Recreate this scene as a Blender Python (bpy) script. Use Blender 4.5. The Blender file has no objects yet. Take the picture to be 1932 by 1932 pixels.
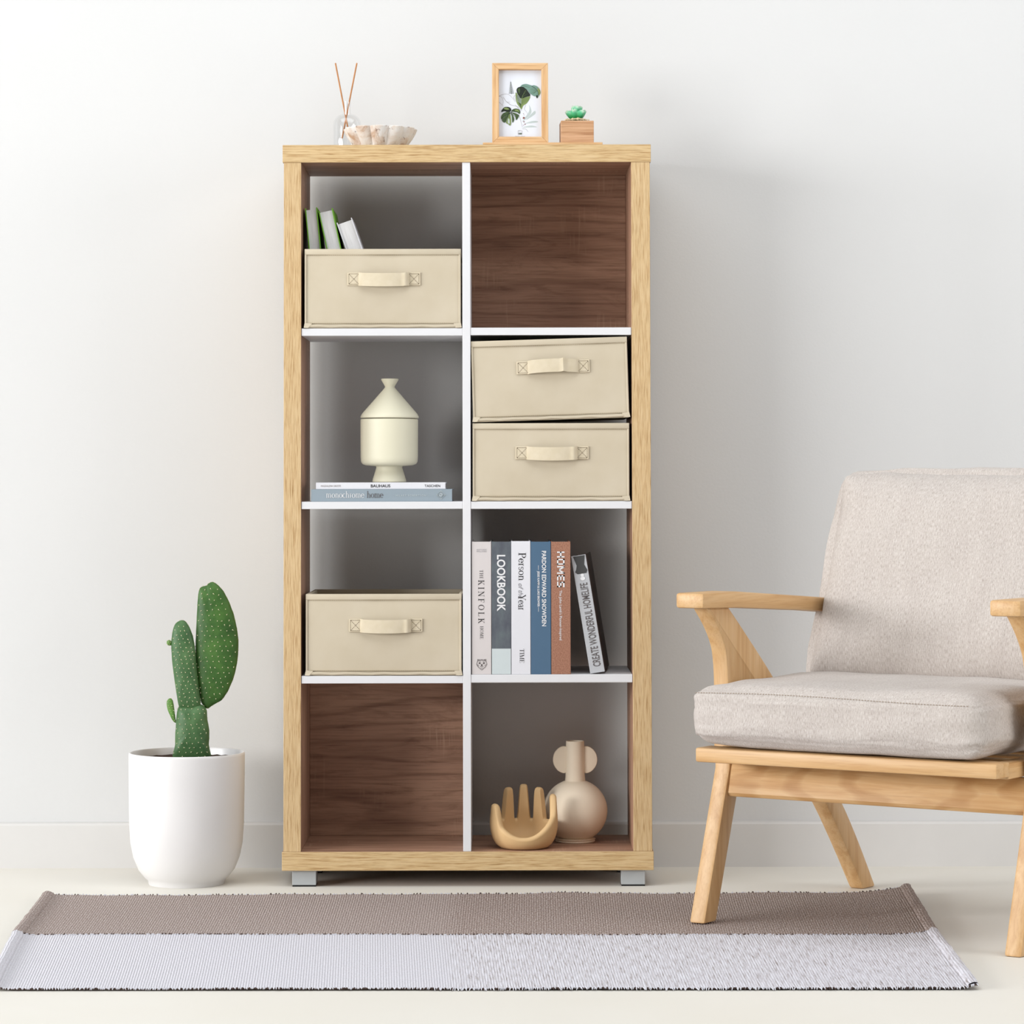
import bpy, bmesh, math, random
from math import sin, cos, pi, radians, sqrt, tan, atan2
from mathutils import Vector, Matrix, noise
random.seed(7)
SC = bpy.context.scene
COL = SC.collection

# ------------------------------------------------------------------ camera
FPX, PPX, HORIZON = 5750.0, 950.0, 900.0          # focal length in pixels of the 1932 px frame
PITCH, ROLL = radians(2.1), radians(0.115)
PPY = HORIZON - FPX * tan(PITCH)
CAM = Vector((0, -6.2, 0.829))
FW = Vector((0, cos(PITCH), sin(PITCH)))
_u = Vector((0, -sin(PITCH), cos(PITCH))); _r = Vector((1, 0, 0))
RT = _r * cos(ROLL) - _u * sin(ROLL)
UP = _u * cos(ROLL) + _r * sin(ROLL)
cd = bpy.data.cameras.new('camera'); cam = bpy.data.objects.new('camera', cd); COL.objects.link(cam)
cam.matrix_world = Matrix(((RT.x, UP.x, -FW.x, CAM.x), (RT.y, UP.y, -FW.y, CAM.y), (RT.z, UP.z, -FW.z, CAM.z), (0, 0, 0, 1)))
cd.sensor_width = 36; cd.lens = FPX / 1932 * 36
cd.shift_x = (966 - PPX) / 1932; cd.shift_y = -(966 - PPY) / 1932
cd.clip_end = 100
SC.camera = cam

# ------------------------------------------------------------------ light
SC.view_settings.view_transform = 'Standard'; SC.view_settings.look = 'None'
SC.view_settings.gamma = 1; SC.view_settings.use_curve_mapping = False
SC.view_settings.exposure = 0.03
W = bpy.data.worlds.new('daylight'); SC.world = W; W.use_nodes = True
W.node_tree.nodes['Background'].inputs[0].default_value = (1.0, 0.94, 0.87, 1)
W.node_tree.nodes['Background'].inputs[1].default_value = 0.17

def area(name, loc, target, sx, sy, power, color):
    l = bpy.data.lights.new(name, 'AREA'); l.shape = 'RECTANGLE'; l.size = sx; l.size_y = sy
    l.energy = power; l.color = color
    o = bpy.data.objects.new(name, l); COL.objects.link(o); o.location = loc
    o.rotation_euler = (Vector(target) - Vector(loc)).to_track_quat('-Z', 'Y').to_euler()
    return o
area('window_light', (-7.4, -2.7, 1.85), (0.0, 0.1, 0.7), 1.4, 1.5, 275, (0.97, 0.985, 1.0))
area('low_left_fill', (-6.4, -5.4, 1.7), (0.0, 0.1, 0.6), 3.4, 2.0, 400, (0.99, 0.99, 0.98))  # unseen fill lamp added front left, brightens the lower parts
area('ceiling_light', (0.0, -1.9, 3.7), (0.0, -0.7, 0.0), 6.4, 2.6, 128, (0.93, 0.97, 1.0))
area('right_fill', (4.7, -2.6, 1.7), (0.4, 0.1, 0.5), 2.5, 2.0, 98, (0.98, 0.985, 1.0))  # unseen fill lamp added on the right, lifts the shaded wall

# ------------------------------------------------------------------ helpers
ALBEDO = 0.74          # the photograph is exposed bright: surfaces are a little darker than their values in it
def S(r, g, b):
    f = lambda c: ((c / 255 + .055) / 1.055) ** 2.4 if c > 10 else c / 255 / 12.92
    return (f(r) * ALBEDO, f(g) * ALBEDO, f(b) * ALBEDO, 1)

def P(px, py, Y):
    """the point of the plane y = Y that stands at that place of the frame"""
    d = FW + RT * ((px - PPX) / FPX) - UP * ((py - PPY) / FPX)
    return CAM + d * ((Y - CAM.y) / d.y)

def floor_at(px, py, z=0.0):
    d = FW + RT * ((px - PPX) / FPX) - UP * ((py - PPY) / FPX)
    return CAM + d * ((z - CAM.z) / d.z)

def tag(o, label=None, cat=None, group=None, kind=None):
    for k, v in (('label', label), ('category', cat), ('group', group), ('kind', kind)):
        if v: o[k] = v
    return o

def thing(name, label, cat, loc=(0, 0, 0), rot=(0, 0, 0), group=None):
    o = bpy.data.objects.new(name, None); COL.objects.link(o); o.empty_display_size = .05
    o.location = loc; o.rotation_euler = rot
    return tag(o, label, cat, group)

def mat_of(o):
    m = Matrix.LocRotScale(o.location, o.rotation_euler, None)
    return mat_of(o.parent) @ m if o.parent else m

def obj(name, bm, mats, parent=None, world=False, smooth=None, recalc=True):
    if recalc: bmesh.ops.recalc_face_normals(bm, faces=bm.faces[:])
    if world and parent is not None:
        bm.transform(mat_of(parent).inverted())
    me = bpy.data.meshes.new(name); bm.to_mesh(me); bm.free()
    for m in (mats if isinstance(mats, (list, tuple)) else [mats]): me.materials.append(m)
    if smooth is not None:
        me.shade_smooth()
        if smooth < 179: me.set_sharp_from_angle(angle=radians(smooth))
    o = bpy.data.objects.new(name, me); COL.objects.link(o)
    if parent is not None: o.parent = parent
    return o

def copy_tree(o, parent=None):
    c = o.copy(); COL.objects.link(c)
    if parent is not None: c.parent = parent
    for ch in [x for x in COL.objects if x.parent == o]: copy_tree(ch, c)
    return c

def merge(bm, b2, M=None, mi=None):
    if M is not None: b2.transform(M)
    vs = {}
    for v in b2.verts: vs[v] = bm.verts.new(v.co)
    for f in b2.faces:
        try: nf = bm.faces.new([vs[v] for v in f.verts])
        except ValueError: continue
        nf.material_index = f.material_index if mi is None else mi
        nf.smooth = f.smooth
    b2.free()

def box(bm, x0, x1, y0, y1, z0, z1, bev=0.0, mi=0, seg=2, M=None):
    b = bmesh.new(); bmesh.ops.create_cube(b, size=1)
    for v in b.verts:
        v.co = Vector(((x0 + x1) / 2 + v.co.x * (x1 - x0), (y0 + y1) / 2 + v.co.y * (y1 - y0), (z0 + z1) / 2 + v.co.z * (z1 - z0)))
    if bev: bmesh.ops.bevel(b, geom=b.edges[:], offset=bev, segments=seg, profile=.5, affect='EDGES')
    merge(bm, b, M, mi); return bm

def lathe(bm, prof, n=64, center=(0, 0, 0), rfun=None, mi=0, close=False):
    """prof: (r, z) pairs; a radius of 0 closes with one vertex"""
    cx, cy, cz = center; rings = []
    for (r, z) in prof:
        if r <= 1e-6: rings.append([bm.verts.new((cx, cy, cz + z))]); continue
        ring = []
        for i in range(n):
            a = 2 * pi * i / n
            rr = rfun(a, r, z) if rfun else r
            ring.append(bm.verts.new((cx + rr * cos(a), cy + rr * sin(a), cz + z)))
        rings.append(ring)
    pairs = list(zip(rings, rings[1:])) + ([(rings[-1], rings[0])] if close else [])
    for A, B in pairs:
        for i in range(n):
            j = (i + 1) % n
            if len(A) == 1 and len(B) == 1: continue
            if len(A) == 1: f = bm.faces.new((A[0], B[i], B[j]))
            elif len(B) == 1: f = bm.faces.new((A[i], A[j], B[0]))
            else: f = bm.faces.new((A[i], A[j], B[j], B[i]))
            f.material_index = mi
    return bm

def tube(bm, pts, r, n=8, mi=0, closed=False):
    pts = [Vector(p) for p in pts]; rings = []
    rr = r if isinstance(r, (list, tuple)) else [r] * len(pts)
    for i, p in enumerate(pts):
        a = pts[max(i - 1, 0)]; b = pts[min(i + 1, len(pts) - 1)]
        if closed: a = pts[i - 1]; b = pts[(i + 1) % len(pts)]
        t = (b - a).normalized()
        s = t.cross(Vector((0, 0, 1)) if abs(t.z) < .9 else Vector((1, 0, 0))).normalized(); q = t.cross(s)
        rings.append([bm.verts.new(p + (s * cos(2 * pi * k / n) + q * sin(2 * pi * k / n)) * rr[i]) for k in range(n)])
    m = len(rings)
    for i in range(m if closed else m - 1):
        A, B = rings[i], rings[(i + 1) % m]
        for k in range(n):
            bm.faces.new((A[k], A[(k + 1) % n], B[(k + 1) % n], B[k])).material_index = mi
    if not closed:
        bm.faces.new(rings[0][::-1]).material_index = mi; bm.faces.new(rings[-1]).material_index = mi
    return bm

def prism(bm, poly, ax, a, b, bev=0.0, mi=0):
    """poly of (p, q) pairs; extruded along ax from a to b. ax 0: (y,z), 1: (x,z), 2: (x,y)"""
    q = bmesh.new()
    mk = {0: lambda t, p: (t, p[0], p[1]), 1: lambda t, p: (p[0], t, p[1]), 2: lambda t, p: (p[0], p[1], t)}[ax]
    A = [q.verts.new(mk(a, p)) for p in poly]; B = [q.verts.new(mk(b, p)) for p in poly]; n = len(poly)
    q.faces.new(A[::-1]); q.faces.new(B)
    for i in range(n): q.faces.new((A[i], A[(i + 1) % n], B[(i + 1) % n], B[i]))
    bmesh.ops.recalc_face_normals(q, faces=q.faces[:])
    if bev:
        es = [e for e in q.edges if len(e.link_faces) == 2 and e.calc_face_angle(0) > radians(50)]
        bmesh.ops.bevel(q, geom=es, offset=bev, segments=2, profile=.5, affect='EDGES')
    merge(bm, q, None, mi); return bm

def spline(pts, per=6, closed=False):
    pts = [Vector((*p, 0)) if len(p) == 2 else Vector(p) for p in pts]; n = len(pts); out = []
    rng = range(n) if closed else range(n - 1)
    for i in rng:
        if closed: p0, p1, p2, p3 = pts[i - 1], pts[i], pts[(i + 1) % n], pts[(i + 2) % n]
        else: p0, p1, p2, p3 = pts[max(i - 1, 0)], pts[i], pts[i + 1], pts[min(i + 2, n - 1)]
        for k in range(per):
            t = k / per
            out.append(.5 * (2 * p1 + (p2 - p0) * t + (2 * p0 - 5 * p1 + 4 * p2 - p3) * t * t + (3 * p1 - p0 - 3 * p2 + p3) * t ** 3))
    if not closed: out.append(pts[-1])
    return out

def smoothstep(a, b, x):
    t = min(max((x - a) / (b - a), 0), 1); return t * t * (3 - 2 * t)

# ------------------------------------------------------------------ materials
class NT:
    def __init__(s, name, rough=.6, spec=.4):
        s.m = bpy.data.materials.new(name); s.m.use_nodes = True; s.t = s.m.node_tree
        s.b = s.t.nodes['Principled BSDF']; s.b.inputs['Roughness'].default_value = rough
        s.b.inputs['Specular IOR Level'].default_value = spec
    def n(s, typ, **k):
        x = s.t.nodes.new(typ)
        for a, v in k.items():
            if a.startswith('i_'): x.inputs[a[2:].replace('_', ' ')].default_value = v
            else: setattr(x, a, v)
        return x
    def l(s, a, b): s.t.links.new(a, b)
    def coord(s, scale=(1, 1, 1), kind='Object', rot=(0, 0, 0)):
        tc = s.n('ShaderNodeTexCoord'); mp = s.n('ShaderNodeMapping')
        mp.inputs['Scale'].default_value = scale; mp.inputs['Rotation'].default_value = rot
        s.l(tc.outputs[kind], mp.inputs[0]); return mp.outputs[0]
    def noise(s, vec, scale, detail=3, rough=.5, dist=0.0):
        x = s.n('ShaderNodeTexNoise'); x.inputs['Scale'].default_value = scale; x.inputs['Detail'].default_value = detail
        x.inputs['Roughness'].default_value = rough; x.inputs['Distortion'].default_value = dist
        s.l(vec, x.inputs['Vector']); return x.outputs['Fac']
    def wave(s, vec, scale, dist=0., detail=2, dscale=1., axis='X', typ='BANDS'):
        x = s.n('ShaderNodeTexWave'); x.wave_type = typ
        if typ == 'BANDS': x.bands_direction = axis
        else: x.rings_direction = axis
        x.inputs['Scale'].default_value = scale; x.inputs['Distortion'].default_value = dist
        x.inputs['Detail'].default_value = detail; x.inputs['Detail Scale'].default_value = dscale
        s.l(vec, x.inputs['Vector']); return x.outputs['Fac']
    def ramp(s, fac, stops, interp='LINEAR'):
        r = s.n('ShaderNodeValToRGB'); r.color_ramp.interpolation = interp; e = r.color_ramp.elements
        while len(e) < len(stops): e.new(.5)
        for i, (p, c) in enumerate(stops):
            e[i].position = p; e[i].color = c if isinstance(c, (tuple, list)) else (c, c, c, 1)
        s.l(fac, r.inputs[0]); return r.outputs[0]
    def mix(s, fac, a, b, mode='MIX'):
        x = s.n('ShaderNodeMix'); x.data_type = 'RGBA'; x.blend_type = mode
        for v, i in ((fac, 0), (a, 6), (b, 7)):
            if hasattr(v, 'is_output'): s.l(v, x.inputs[i])
            else: x.inputs[i].default_value = v
        return x.outputs[2]
    def math(s, op, a, b=0.0):
        x = s.n('ShaderNodeMath'); x.operation = op
        for i, v in enumerate((a, b)):
            if hasattr(v, 'is_output'): s.l(v, x.inputs[i])
            else: x.inputs[i].default_value = v
        return x.outputs[0]
    def color(s, c):
        if hasattr(c, 'is_output'): s.l(c, s.b.inputs['Base Color'])
        else: s.b.inputs['Base Color'].default_value = c
        return s
    def bump(s, h, strength=.2, dist=.001):
        b = s.n('ShaderNodeBump'); b.inputs['Strength'].default_value = strength; b.inputs['Distance'].default_value = dist
        s.l(h, b.inputs['Height']); s.l(b.outputs[0], s.b.inputs['Normal']); return s

def plain(name, c, rough=.55, spec=.4, var=.05, scale=30):
    n = NT(name, rough, spec); v = n.coord()
    f = n.noise(v, scale, 4)
    lo = tuple(x * (1 - var) for x in c[:3]) + (1,); hi = tuple(min(1, x * (1 + var)) for x in c[:3]) + (1,)
    n.color(n.ramp(f, [(.3, lo), (.7, hi)])); return n.m

def oak(name, axis, c_hi, c_mid, c_lo, fine=260., mult=1.0):
    n = NT(name, .55, .3)
    sc = [1, 1, 1]; sc[axis] = .032; v = n.coord(tuple(sc))
    sc2 = [1, 1, 1]; sc2[axis] = .02; v2 = n.coord(tuple(sc2))
    a = n.noise(v, fine, 4, .6, .1); b = n.noise(v2, fine * 2.2, 2, .6)
    c = n.ramp(a, [(.34, c_lo), (.48, c_mid), (.64, c_hi)])
    d = n.ramp(b, [(.30, (.62, .58, .5, 1)), (.46, (1, 1, 1, 1))])
    n.color(n.mix(.75 * mult, c, d, 'MULTIPLY')); n.bump(b, .15, .0004); return n.m

def walnut(name, axis=0, up=2):
    n = NT(name, .5, .35)
    sc = [1, 1, 1]; sc[axis] = .16; v = n.coord(tuple(sc))
    warp = n.noise(v, 9, 3, .55, .8)
    sc2 = [1, 1, 1]; sc2[axis] = .035; v2 = n.coord(tuple(sc2))
    fine = n.noise(v2, 240, 4, .65, .3)
    mid = n.noise(v, 30, 6, .62, 2.2)
    w = n.wave(v, 7, 16, 3, .9, 'XYZ'[up])
    base = n.ramp(warp, [(.30, S(172, 130, 106)), (.5, S(194, 150, 124)), (.72, S(210, 166, 138))])
    st = n.ramp(fine, [(.30, (.58, .55, .53, 1)), (.5, (.95, .95, .95, 1)), (.7, (1.06, 1.05, 1.04, 1))])
    c = n.mix(.8, base, st, 'MULTIPLY')
    c = n.mix(.75, c, n.ramp(mid, [(.34, (.70, .66, .63, 1)), (.5, (1, 1, 1, 1))]), 'MULTIPLY')
    c = n.mix(.7, c, n.ramp(w, [(.0, (.62, .57, .54, 1)), (.16, (.95, .94, .93, 1)), (.6, (1, 1, 1, 1))]), 'MULTIPLY')
    # pale saw marks across the grain, in patches
    sc3 = [1, 1, 1]; sc3[up] = .05; v3 = n.coord(tuple(sc3)); saw = n.noise(v3, 210, 2, .5)
    patch = n.ramp(n.noise(n.coord(), 7.5, 2, .5), [(.56, 0.), (.68, 1.)])
    f = n.math('MULTIPLY', n.ramp(saw, [(.52, 0.), (.64, .35)]), patch)
    c = n.mix(f, c, S(222, 182, 152))
    n.color(c); n.bump(fine, .12, .0004); return n.m

def beech(name, axis, rings=False):
    n = NT(name, .42, .4)
    sc = [1, 1, 1]; sc[axis] = .07; v = n.coord(tuple(sc))
    a = n.noise(v, 45, 4, .6, .8)
    sc2 = [1, 1, 1]; sc2[axis] = .04; fine = n.noise(n.coord(tuple(sc2)), 330, 3, .6)
    c = n.ramp(a, [(.3, S(212, 163, 106)), (.5, S(228, 184, 130)), (.72, S(236, 197, 148))])
    if rings:
        v3 = n.coord((.30, 1, 1)); v3.node.inputs['Location'].default_value = (-.115, -.1, -.268)
        w = n.wave(v3, 9, 4.5, 1.0, 3.0, 'Y', 'RINGS')
        c = n.mix(.62, c, n.ramp(w, [(.05, (.74, .62, .48, 1)), (.45, (1, 1, 1, 1)), (.9, (1.0, .97, .93, 1))]), 'MULTIPLY')
    c = n.mix(.5, c, n.ramp(fine, [(.3, (.78, .72, .64, 1)), (.5, (1, 1, 1, 1))]), 'MULTIPLY')
    n.color(c); n.bump(fine, .06, .0003); return n.m

def cloth(name, hi, lo, scale=900, bump=.35, slub=False, rot=0.0):
    n = NT(name, .95, .1); n.b.inputs['Sheen Weight'].default_value = .15
    v = n.coord((1, 1, 1), 'UV' if slub else 'Object', (0, 0, rot))
    return n, v

M = {}
_n = NT('wall_paint', .85, .2); _v = _n.coord()
_n.color(_n.ramp(_n.noise(_v, 1.2, 3), [(.3, S(230, 230, 230)), (.7, S(234, 234, 234))]))
_n.bump(_n.noise(_v, 170, 4, .6), .16, .0016); M['wall'] = _n.m
_n = NT('floor_paint', .55, .35); _v = _n.coord()
_n.color(_n.ramp(_n.noise(_v, 2.0, 4), [(.3, S(252, 247, 236)), (.7, S(256, 252, 243))]))
_n.bump(_n.noise(_v, 60, 4), .04, .001); M['floor'] = _n.m
M['skirting'] = plain('skirting_paint', S(232, 230, 228), .6, .3, .02, 8)
M['oak_x'] = oak('light_oak_across', 0, S(230, 201, 155), S(220, 188, 139), S(184, 146, 96), 640)
M['oak_z'] = oak('light_oak_upright', 2, S(230, 201, 157), S(220, 188, 141), S(186, 148, 100), 640)
M['frame_x'] = oak('frame_oak_across', 0, S(240, 202, 156), S(230, 186, 136), S(208, 156, 104), 200)
M['frame_z'] = oak('frame_oak_upright', 2, S(240, 202, 156), S(230, 186, 136), S(208, 156, 104), 200)
M['cube_oak'] = oak('planter_oak', 0, S(226, 180, 142), S(212, 166, 126), S(184, 134, 96), 230)
M['walnut_x'] = walnut('walnut_across', 0, 2)
M['walnut_y'] = walnut('walnut_flat', 0, 1)
M['walnut_z'] = walnut('walnut_upright', 2, 1)
M['laminate'] = plain('white_laminate', S(240, 240, 243), .4, .4, .01)
M['silver'] = plain('silver_plastic', S(190, 194, 196), .35, .5, .03)
M['rubber'] = plain('black_rubber', S(20, 20, 20), .7)
M['beech_x'] = beech('beech_across', 0); M['beech_y'] = beech('beech_lengthwise', 1); M['beech_z'] = beech('beech_upright', 2)
M['beech_ring'] = beech('beech_figured', 0, True)
_n = NT('basket_canvas', .95, .1); _v = _n.coord((1, 1, 1), 'Object', (0, radians(35), 0))
_w = _n.wave(_v, 420, 1.2, 1, 1, 'X'); _f = _n.noise(_n.coord(), 14, 3)
_c = _n.ramp(_f, [(.3, S(214, 201, 177)), (.7, S(221, 209, 187))])
_n.color(_n.mix(.22, _c, _n.ramp(_w, [(.0, (.8, .78, .74, 1)), (.6, (1, 1, 1, 1))]), 'MULTIPLY')); _n.bump(_w, .12, .0005); M['canvas'] = _n.m
_n = NT('strap_canvas', .9, .15); _f = _n.noise(_n.coord(), 60, 3)
_n.color(_n.ramp(_f, [(.3, S(224, 210, 182)), (.7, S(232, 219, 194))])); _n.bump(_n.noise(_n.coord(), 700, 2), .1, .0004); M['strap'] = _n.m
M['thread'] = plain('brown_thread', S(120, 104, 84), .9, .1)
M['seam'] = plain('tan_thread', S(186, 170, 142), .9, .1)
_n = NT('oatmeal_upholstery', .95, .1); _n.b.inputs['Sheen Weight'].default_value = .1
_v = _n.coord((1, 1, 1), 'UV')
_sp = _n.noise(_n.coord((1, .16, 1), 'UV'), 780, 3, .7); _sh = _n.noise(_n.coord((.2, 1, 1), 'UV'), 780, 3, .7)
_wv = _n.math('MULTIPLY', _n.wave(_v, 95, 1.5, 2, 3, 'X'), _n.wave(_v, 95, 1.5, 2, 3, 'Y'))
_slub = _n.noise(_n.coord((1, .02, 1), 'UV'), 560, 2, .6)
_big = _n.noise(_n.coord((1, .25, 1), 'UV'), 26, 3)
_c = _n.ramp(_sp, [(.34, S(190, 179, 171)), (.5, S(217, 208, 201)), (.68, S(233, 227, 222))])
_c = _n.mix(.5, _c, _n.ramp(_sh, [(.36, (.84, .82, .81, 1)), (.52, (1, 1, 1, 1))]), 'MULTIPLY')
_c = _n.mix(.5, _c, _n.ramp(_big, [(.3, (.90, .88, .88, 1)), (.7, (1.03, 1.03, 1.03, 1))]), 'MULTIPLY')
_c = _n.mix(.5, _c, _n.ramp(_slub, [(.36, (.86, .85, .85, 1)), (.52, (1, 1, 1, 1)), (.7, (1.05, 1.05, 1.05, 1))]), 'MULTIPLY')
_n.color(_c); _n.bump(_n.math('ADD', _sp, _sh), .35, .0008); M['uphol'] = _n.m
M['stitch'] = plain('upholstery_thread', S(176, 162, 148), .9, .1)
M['ceramic'] = plain('white_ceramic', S(247, 245, 245), .32, .5, .015, 12)
M['soil'] = plain('potting_soil', S(74, 56, 46), .95, .1, .4, 220)
def cactus_mat(name, a, b, c):
    n = NT(name, .5, .35); v = n.coord()
    f = n.noise(v, 26, 5, .6); g = n.noise(v, 110, 3)
    col = n.ramp(f, [(.28, a), (.5, b), (.74, c)])
    n.color(n.mix(.3, col, n.ramp(g, [(.3, (.75, .8, .7, 1)), (.6, (1, 1, 1, 1))]), 'MULTIPLY')); n.bump(n.noise(v, 70, 3), .5, .002); return n.m
M['cactus'] = cactus_mat('cactus_green', S(50, 88, 36), S(64, 106, 44), S(84, 126, 56))
M['cactus_old'] = cactus_mat('cactus_bluegreen', S(60, 98, 58), S(78, 116, 70), S(100, 136, 88))
M['cactus_new'] = cactus_mat('cactus_young', S(78, 124, 50), S(98, 146, 62), S(120, 164, 80))
M['areole'] = plain('cream_spine', S(232, 226, 186), .8, .2)
M['cork'] = plain('cactus_scar', S(176, 150, 104), .9, .1, .2, 200)
M['urn'] = plain('cream_glaze', S(238, 233, 208), .5, .35, .01, 15)
M['vase'] = plain('sand_stoneware', S(268, 252, 228), .6, .3, .02, 20)
M['hand'] = plain('mustard_stoneware', S(234, 196, 144), .6, .3, .02, 20)
_n = NT('veined_marble', .3, .5); _v = _n.coord()
_f = _n.noise(_v, 24, 5, .6, 1.2); _g = _n.noise(_v, 75, 4, .6, .6)
_c = _n.ramp(_f, [(.34, S(206, 172, 146)), (.47, S(240, 228, 218)), (.6, S(250, 247, 244))])
_n.color(_n.mix(.8, _c, _n.ramp(_g, [(.30, S(150, 106, 84)), (.40, (1, 1, 1, 1))]), 'MULTIPLY')); M['marble'] = _n.m
def thin_glass(name, face, edge):
    m = bpy.data.materials.new(name); m.use_nodes = True; t = m.node_tree; t.nodes.clear()
    o = t.nodes.new('ShaderNodeOutputMaterial'); mx = t.nodes.new('ShaderNodeMixShader'); tr = t.nodes.new('ShaderNodeBsdfTransparent'); gl = t.nodes.new('ShaderNodeBsdfGlossy')
    lw = t.nodes.new('ShaderNodeLayerWeight'); pw = t.nodes.new('ShaderNodeMath'); pw.operation = 'POWER'; pw.inputs[1].default_value = 4; ml = t.nodes.new('ShaderNodeMath'); ml.operation = 'MULTIPLY_ADD'
    ml.inputs[1].default_value = edge; ml.inputs[2].default_value = face
    tr.inputs[0].default_value = (.99, .993, .995, 1); gl.inputs['Roughness'].default_value = .04
    L = t.links.new; L(lw.outputs['Facing'], pw.inputs[0]); L(pw.outputs[0], ml.inputs[0]); L(ml.outputs[0], mx.inputs[0]); L(tr.outputs[0], mx.inputs[1]); L(gl.outputs[0], mx.inputs[2]); L(mx.outputs[0], o.inputs[0])
    return m
M['glass'] = thin_glass('clear_glass', .05, .22); M['pglass'] = thin_glass('picture_glass', .015, .2)
M['reed'] = plain('rattan_reed', S(206, 146, 98), .7, .2, .15, 60)
_n = NT('succulent_leaf', .4, .45); _v = _n.coord()
_tc = _n.n('ShaderNodeTexCoord'); _sx = _n.n('ShaderNodeSeparateXYZ'); _n.l(_tc.outputs['UV'], _sx.inputs[0])
_n.color(_n.ramp(_sx.outputs[1], [(.0, S(64, 128, 50)), (.5, S(50, 164, 88)), (.82, S(92, 200, 146)), (1., S(206, 228, 204))])); M['succ'] = _n.m
M['pebble'] = plain('cream_pebble', S(226, 206, 166), .7, .3, .1, 200)
M['paper'] = plain('printed_paper', S(248, 250, 258), .6, .3, .005)
M['pages'] = None
_n = NT('book_pages', .9, .1); _w = _n.noise(_n.coord((1, .02, .02)), 900, 2, .5)
_n.color(_n.ramp(_w, [(.3, S(232, 230, 230)), (.7, S(250, 249, 249))])); M['pages'] = _n.m
for k, c in dict(green_cover=(116, 178, 48), white_cover=(236, 236, 240), blush=(226, 219, 218), white_spine=(238, 238, 244),
                 blue_spine=(84, 114, 142), greyblue=(156, 170, 180), ink=(34, 34, 36), ink_grey=(150, 150, 156), ink_white=(244, 244, 246),
                 ink_soft=(204, 214, 218), pale_blue=(216, 226, 228), dark_cover=(60, 48, 42), grey_photo=(196, 198, 202), lamp_grey=(72, 72, 72), ink_mid=(104, 98, 98),
                 ink_taupe=(150, 138, 134),
                 lf_dark=(32, 42, 30), lf_mid=(74, 96, 58), lf_light=(140, 160, 96), lf_teal=(128, 164, 150), lf_pale=(206, 216, 214), lf_line=(168, 160, 158), lf_red=(150, 84, 70)).items():
    M[k] = plain(k, S(*c), .5, .35, .012, 40)
_n = NT('slate_spine', .5, .35); _f = _n.noise(_n.coord((1, 1, .5)), 32, 5, .65); _c = _n.ramp(_f, [(.3, S(84, 86, 98)), (.5, S(100, 106, 114)), (.7, S(114, 126, 128))]); _n.color(_c); M['slate'] = _n.m
_n = NT('tan_cloth_spine', .8, .2); _f = _n.noise(_n.coord(), 420, 3, .7); _n.color(_n.ramp(_f, [(.35, S(150, 104, 84)), (.55, S(178, 130, 108)), (.7, S(192, 146, 122))])); _n.bump(_f, .2, .0005); M['tan_cloth'] = _n.m

# ------------------------------------------------------------------ setting
WALL_Y, BASE_Y = 0.325, 0.312
def plane_obj(name, x0, x1, y0, y1, z0, z1, m):
    bm = bmesh.new(); box(bm, x0, x1, y0, y1, z0, z1); return tag(obj(name, bm, m), kind='structure')
plane_obj('floor', -4, 4, -7.5, WALL_Y, -.06, 0, M['floor'])
plane_obj('wall_back', -4, 4, WALL_Y, WALL_Y + .1, -.06, 3.0, M['wall'])
bm = bmesh.new(); prism(bm, [(WALL_Y, 0), (BASE_Y, 0), (BASE_Y, .090), (BASE_Y + .003, .0945), (WALL_Y, .0965)], 0, -4, 4)
tag(obj('baseboard_back', bm, M['skirting']), kind='structure')

# ------------------------------------------------------------------ bookcase
XL, XR, XI0, XI1 = -.4475, .2992, -.4120, .2610
D = .287
Z0, Z1, Z2, Z3 = .0335, .0715, 1.4710, 1.5070      # bottom board, top board
bc = thing('bookcase', 'tall light oak cube bookcase with white shelves and walnut inner faces against the wall', 'bookcase', (-.0742, D / 2, 0))
def board(name, x0, x1, y0, y1, z0, z1, mats, inner=None, bev=.0008):
    """inner: dict of outward normal letter -> material index"""
    bm = bmesh.new(); box(bm, x0, x1, y0, y1, z0, z1, bev, 0, 1)
    bm.normal_update()
    for f in bm.faces:
        for k, mi in (inner or {}).items():
            ax = 'xyz'.index(k[1]); sgn = 1 if k[0] == '+' else -1
            if f.normal[ax] * sgn > .9: f.material_index = mi
    return obj(name, bm, mats, bc, world=True)
board('top_panel', -.4500, .3014, -.001, D, Z2, Z3, [M['oak_x'], M['walnut_y']], {'-z': 1})
board('bottom_panel', -.4505, .3020, -.001, D, Z0, Z1, [M['oak_x'], M['walnut_y']], {'+z': 1, '-z': 1})  # dark underside colour stands in for deep shade below the case
board('side_panel', XL, XI0, 0, D, Z1, Z2, [M['oak_z'], M['walnut_z']], {'+x': 1})
board('side_panel', XI1, XR, 0, D, Z1, Z2, [M['oak_z'], M['walnut_z']], {'-x': 1})
DX0, DX1 = -.0835, -.0672
board('divider', DX0, DX1, .001, D, Z1, Z2, M['laminate'])
SH = {'L': [(1.1170, 1.1322), (.7644, .7795), (.4110, .4262)], 'R': [(1.1178, 1.1332), (.7642, .7795), (.4120, .4285)]}
for z0, z1 in SH['L']: board('shelf', XI0 + .0005, DX0, .002, D - .002, z0, z1, M['laminate'])
for z0, z1 in SH['R']: board('shelf', DX1, XI1 - .0005, .002, D - .002, z0, z1, M['laminate'])
board('back_panel', DX1, XI1, D - .006, D - .001, SH['R'][0][1] , Z2, M['walnut_x'])
board('back_panel', XI0, DX0, D - .006, D - .001, Z1, SH['L'][2][0], M['walnut_x'])
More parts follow.
